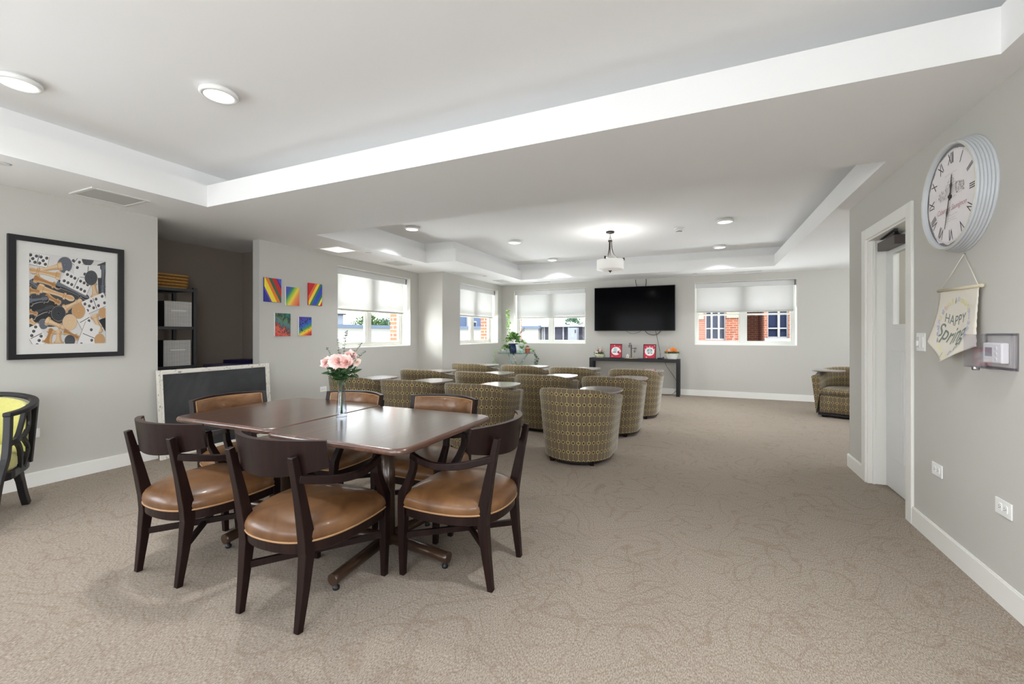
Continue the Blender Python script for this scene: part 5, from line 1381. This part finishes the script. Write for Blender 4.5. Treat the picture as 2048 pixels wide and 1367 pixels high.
# ------------------------------------------------------------------ outside
outm = lambda n_, c_, **k: mat(n_, c_, .9, **k)
struct(B().box(-60, 60, -60, 80, -.45, -.35).build('ground_outside', outm('pale_concrete', (206, 204, 198))))
brick2 = brick_mat('facade_brick', (136, 74, 50), (118, 60, 42), (138, 122, 108))
stone = outm('cream_stone', (140, 136, 120)); wf = outm('white_window_frame', (142, 142, 142)); gdk = mat('dark_blue_glass', (34, 42, 64), .5, spec=.05)
FY = 16.0
bld = thing('brick_building', 'red brick building with white-framed windows seen through the right far window', 'building', (0, FY, 0))
bm = B(); wallbox(bm, 'y', 0, .35, -1.2, 5.5, [(.10, .72, 1.05, 2.6), (1.30, 1.84, -.3, 2.6), (1.93, 2.52, 1.12, 2.6)], -.4, 4.2)
bm.box(1.30, 1.84, 1.6, 1.8, -.4, 4.2); bm.box(1.1, 1.30, .35, 1.8, -.4, 4.2); bm.box(1.84, 2.0, .35, 1.8, -.4, 4.2); bm.box(-1.2, 1.1, .6, .8, -.4, 4.2); bm.box(2.0, 5.5, .6, .8, -.4, 4.2)
bm.build('brick_wall', brick2, bld)
B().box(-1.25, .05, -.05, 0, 1.76, 2.0).build('stone_band', stone, bld)
B().box(.75, 1.28, -.05, 0, 1.79, 2.0).build('stone_band', stone, bld)
for x0, x1, z0, xm in ((.10, .72, 1.05, (.30, .52)), (1.93, 2.52, 1.12, (2.26,))):
    bm = B(); bm.box(x0, x0+.04, .08, .14, z0, 2.6); bm.box(x1-.04, x1, .08, .14, z0, 2.6); bm.box(x0+.01, x1-.01, .085, .135, z0+.001, z0+.05); bm.box(x0+.01, x1-.01, .085, .135, 1.42, 1.46)
    for q in xm: bm.box(q-.03, q+.03, .07, .145, z0+.002, 2.6)
    wo = bm.build('window', wf, bld); B().box(x0+.02, x1-.02, .16, .18, z0, 2.6).build('pane', gdk, wo)
B().box(1.85, 2.60, -.12, .06, 1.02, 1.12).build('window_sill', wf, bld)
# white rendered wall with coping
w_ = thing('boundary_building', 'low white flat-roofed building with blue-grey edge beyond the first left window', 'building', (-16, 0, 0))
B().box(-6, 0, 6, 24, -.4, 1.56).build('white_wall', outm('white_render', (146, 144, 138)), w_)
B().box(-6.1, .08, 5.9, 24.1, 1.56, 1.72).build('roof_edge', outm('blue_grey_metal', (84, 96, 114)), w_)
w_ = thing('rooftop_unit', 'small grey rooftop unit on the low white building', 'rooftop unit', (-18, 17.0, 1.72))
B().box(-.4, .4, -.3, .3, 0, .55).build('cabinet', outm('grey_metal', (130, 134, 142)), w_); B().box(-.5, .5, -.4, .4, .55, .62).build('lid', black_metal, w_)
w_ = thing('garage_building', 'long pale building with dark doors beyond the left far window', 'building', (0, 20, 0))
B().box(-12, -7.45, 0, 4, -.4, 1.52).build('white_wall', bpy.data.materials['white_render'], w_)
B().box(-12.1, -7.35, -.1, 4, 1.52, 1.66).build('roof_edge', bpy.data.materials['blue_grey_metal'], w_)
B().box(-7.4, -1, .4, 4, -.4, 1.60).build('dark_wall', outm('purple_grey_cladding', (60, 58, 70), var=.2, vscale=8), w_)
B().box(-7.5, -1, .1, 4, 1.60, 1.70).build('roof_edge', outm('pale_edge', (136, 138, 144)), w_)
for x in (-7.38, -7.28, -6.28, -6.0): B().box(x, x+.06, .28, .42, -.4, 1.62).build('post', bpy.data.materials['pale_edge'], w_)
w_ = thing('utility_cabinet', 'pale grey utility cabinet in front of the dark garage wall', 'cabinet', (-5.62, 19.8, .6))
B().box(-.22, .22, -.1, .25, 0, .95).build('cabinet_body', outm('pale_grey_metal', (120, 124, 132)), w_); B().box(.12, .17, -.12, -.1, .7, .85).build('latch', black_metal, w_)
B().box(-.25, .25, -.1, .25, -1.0, 0).build('stand', black_metal, w_)
w_ = thing('brick_tower', 'orange brick building corner above the garage roof', 'building', (-4.9, 26, 0))
B().box(-1.6, 2.5, 0, 3, -.4, 3.6).build('brick_wall', brick2, w_); B().box(-1.9, 2.8, -.3, 3, 1.72, 1.90).build('stone_band', stone, w_)
w_ = thing('house_outside', 'blue-grey house with white trim beyond the second left window', 'building', (-15.5, 27, 0))
bl_ = outm('blue_grey_siding', (70, 82, 108))
B().box(-4, 0, -2.6, 8, -.4, 5).build('siding_wall', bl_, w_)
for y0, y1, z0, z1 in ((.3, 1.2, 1.2, 2.2), (2.2, 2.8, 1.75, 2.3), (1.9, 3.6, .7, 1.2)):
    wo = B().box(0, .06, y0, y1, z0, z1).build('window', wf, w_); B().box(.05, .08, y0+.1, y1-.1, z0+.1, z1-.1).build('pane', gdk, wo)
B().box(0, .1, -.2, .05, -.4, 5).build('corner_board', wf, w_); B().box(0, .4, -2.6, 8, 1.55, 1.62).build('ledge', wf, w_)
# trees
tree_leaf = mat('tree_leaf', (72, 98, 48), .8, var=.3, vscale=2); tree_leaf2 = mat('tree_leaf_blue', (74, 100, 78), .8, var=.3, vscale=2); bark = mat('bark', (84, 66, 52), .9)
def tree(loc, h_, r, lab, m_, n=2200, L=.20):
    o = thing('tree', lab, 'tree', loc, 0, 'trees beyond the low buildings'); bm = B(); bm.tube([(0, 0, 0), (.05, 0, h_*.45), (0, 0, h_*.8)], .12, 8, scales=[1.3, 1, .4]); bm.build('trunk', bark, o)
    bm = B(); r3 = random.Random(int(h_*100)+int(loc[1]))
    for k in range(n):
        a = r3.uniform(0, 2*PI); e_ = r3.uniform(-1.1, 1.5); q = r3.uniform(.6, 1.0)*(1+.15*math.sin(a*3)+.1*math.sin(e_*5+a))
        d_ = Vector((math.cos(a)*math.cos(e_), math.sin(a)*math.cos(e_), math.sin(e_)))
        bm.leaf(Vector((0, 0, h_-r*.9))+Vector((d_.x*r*q, d_.y*r*q, d_.z*r*.9*q)), d_+Vector((r3.uniform(-.5, .5), r3.uniform(-.5, .5), r3.uniform(-.5, .5))), L, L*.6)
    bm.build('crown', m_, o)
tree((-27, 29.5, -.4), 3.2, 1.6, 'yellow-green tree left of the centre mullion of the first left window', tree_leaf)
tree((-29, 34.0, -.4), 3.1, 1.6, 'green tree right of the centre mullion of the first left window', tree_leaf2)
tree((-27, 37.3, -.4), 2.9, 1.5, 'green tree beside the brick edge in the first left window', tree_leaf2)
tree((-9.6, 34, -.4), 3.0, .9, 'small dark green tree above the garage roof, left far window', tree_leaf2, 1100, .16)
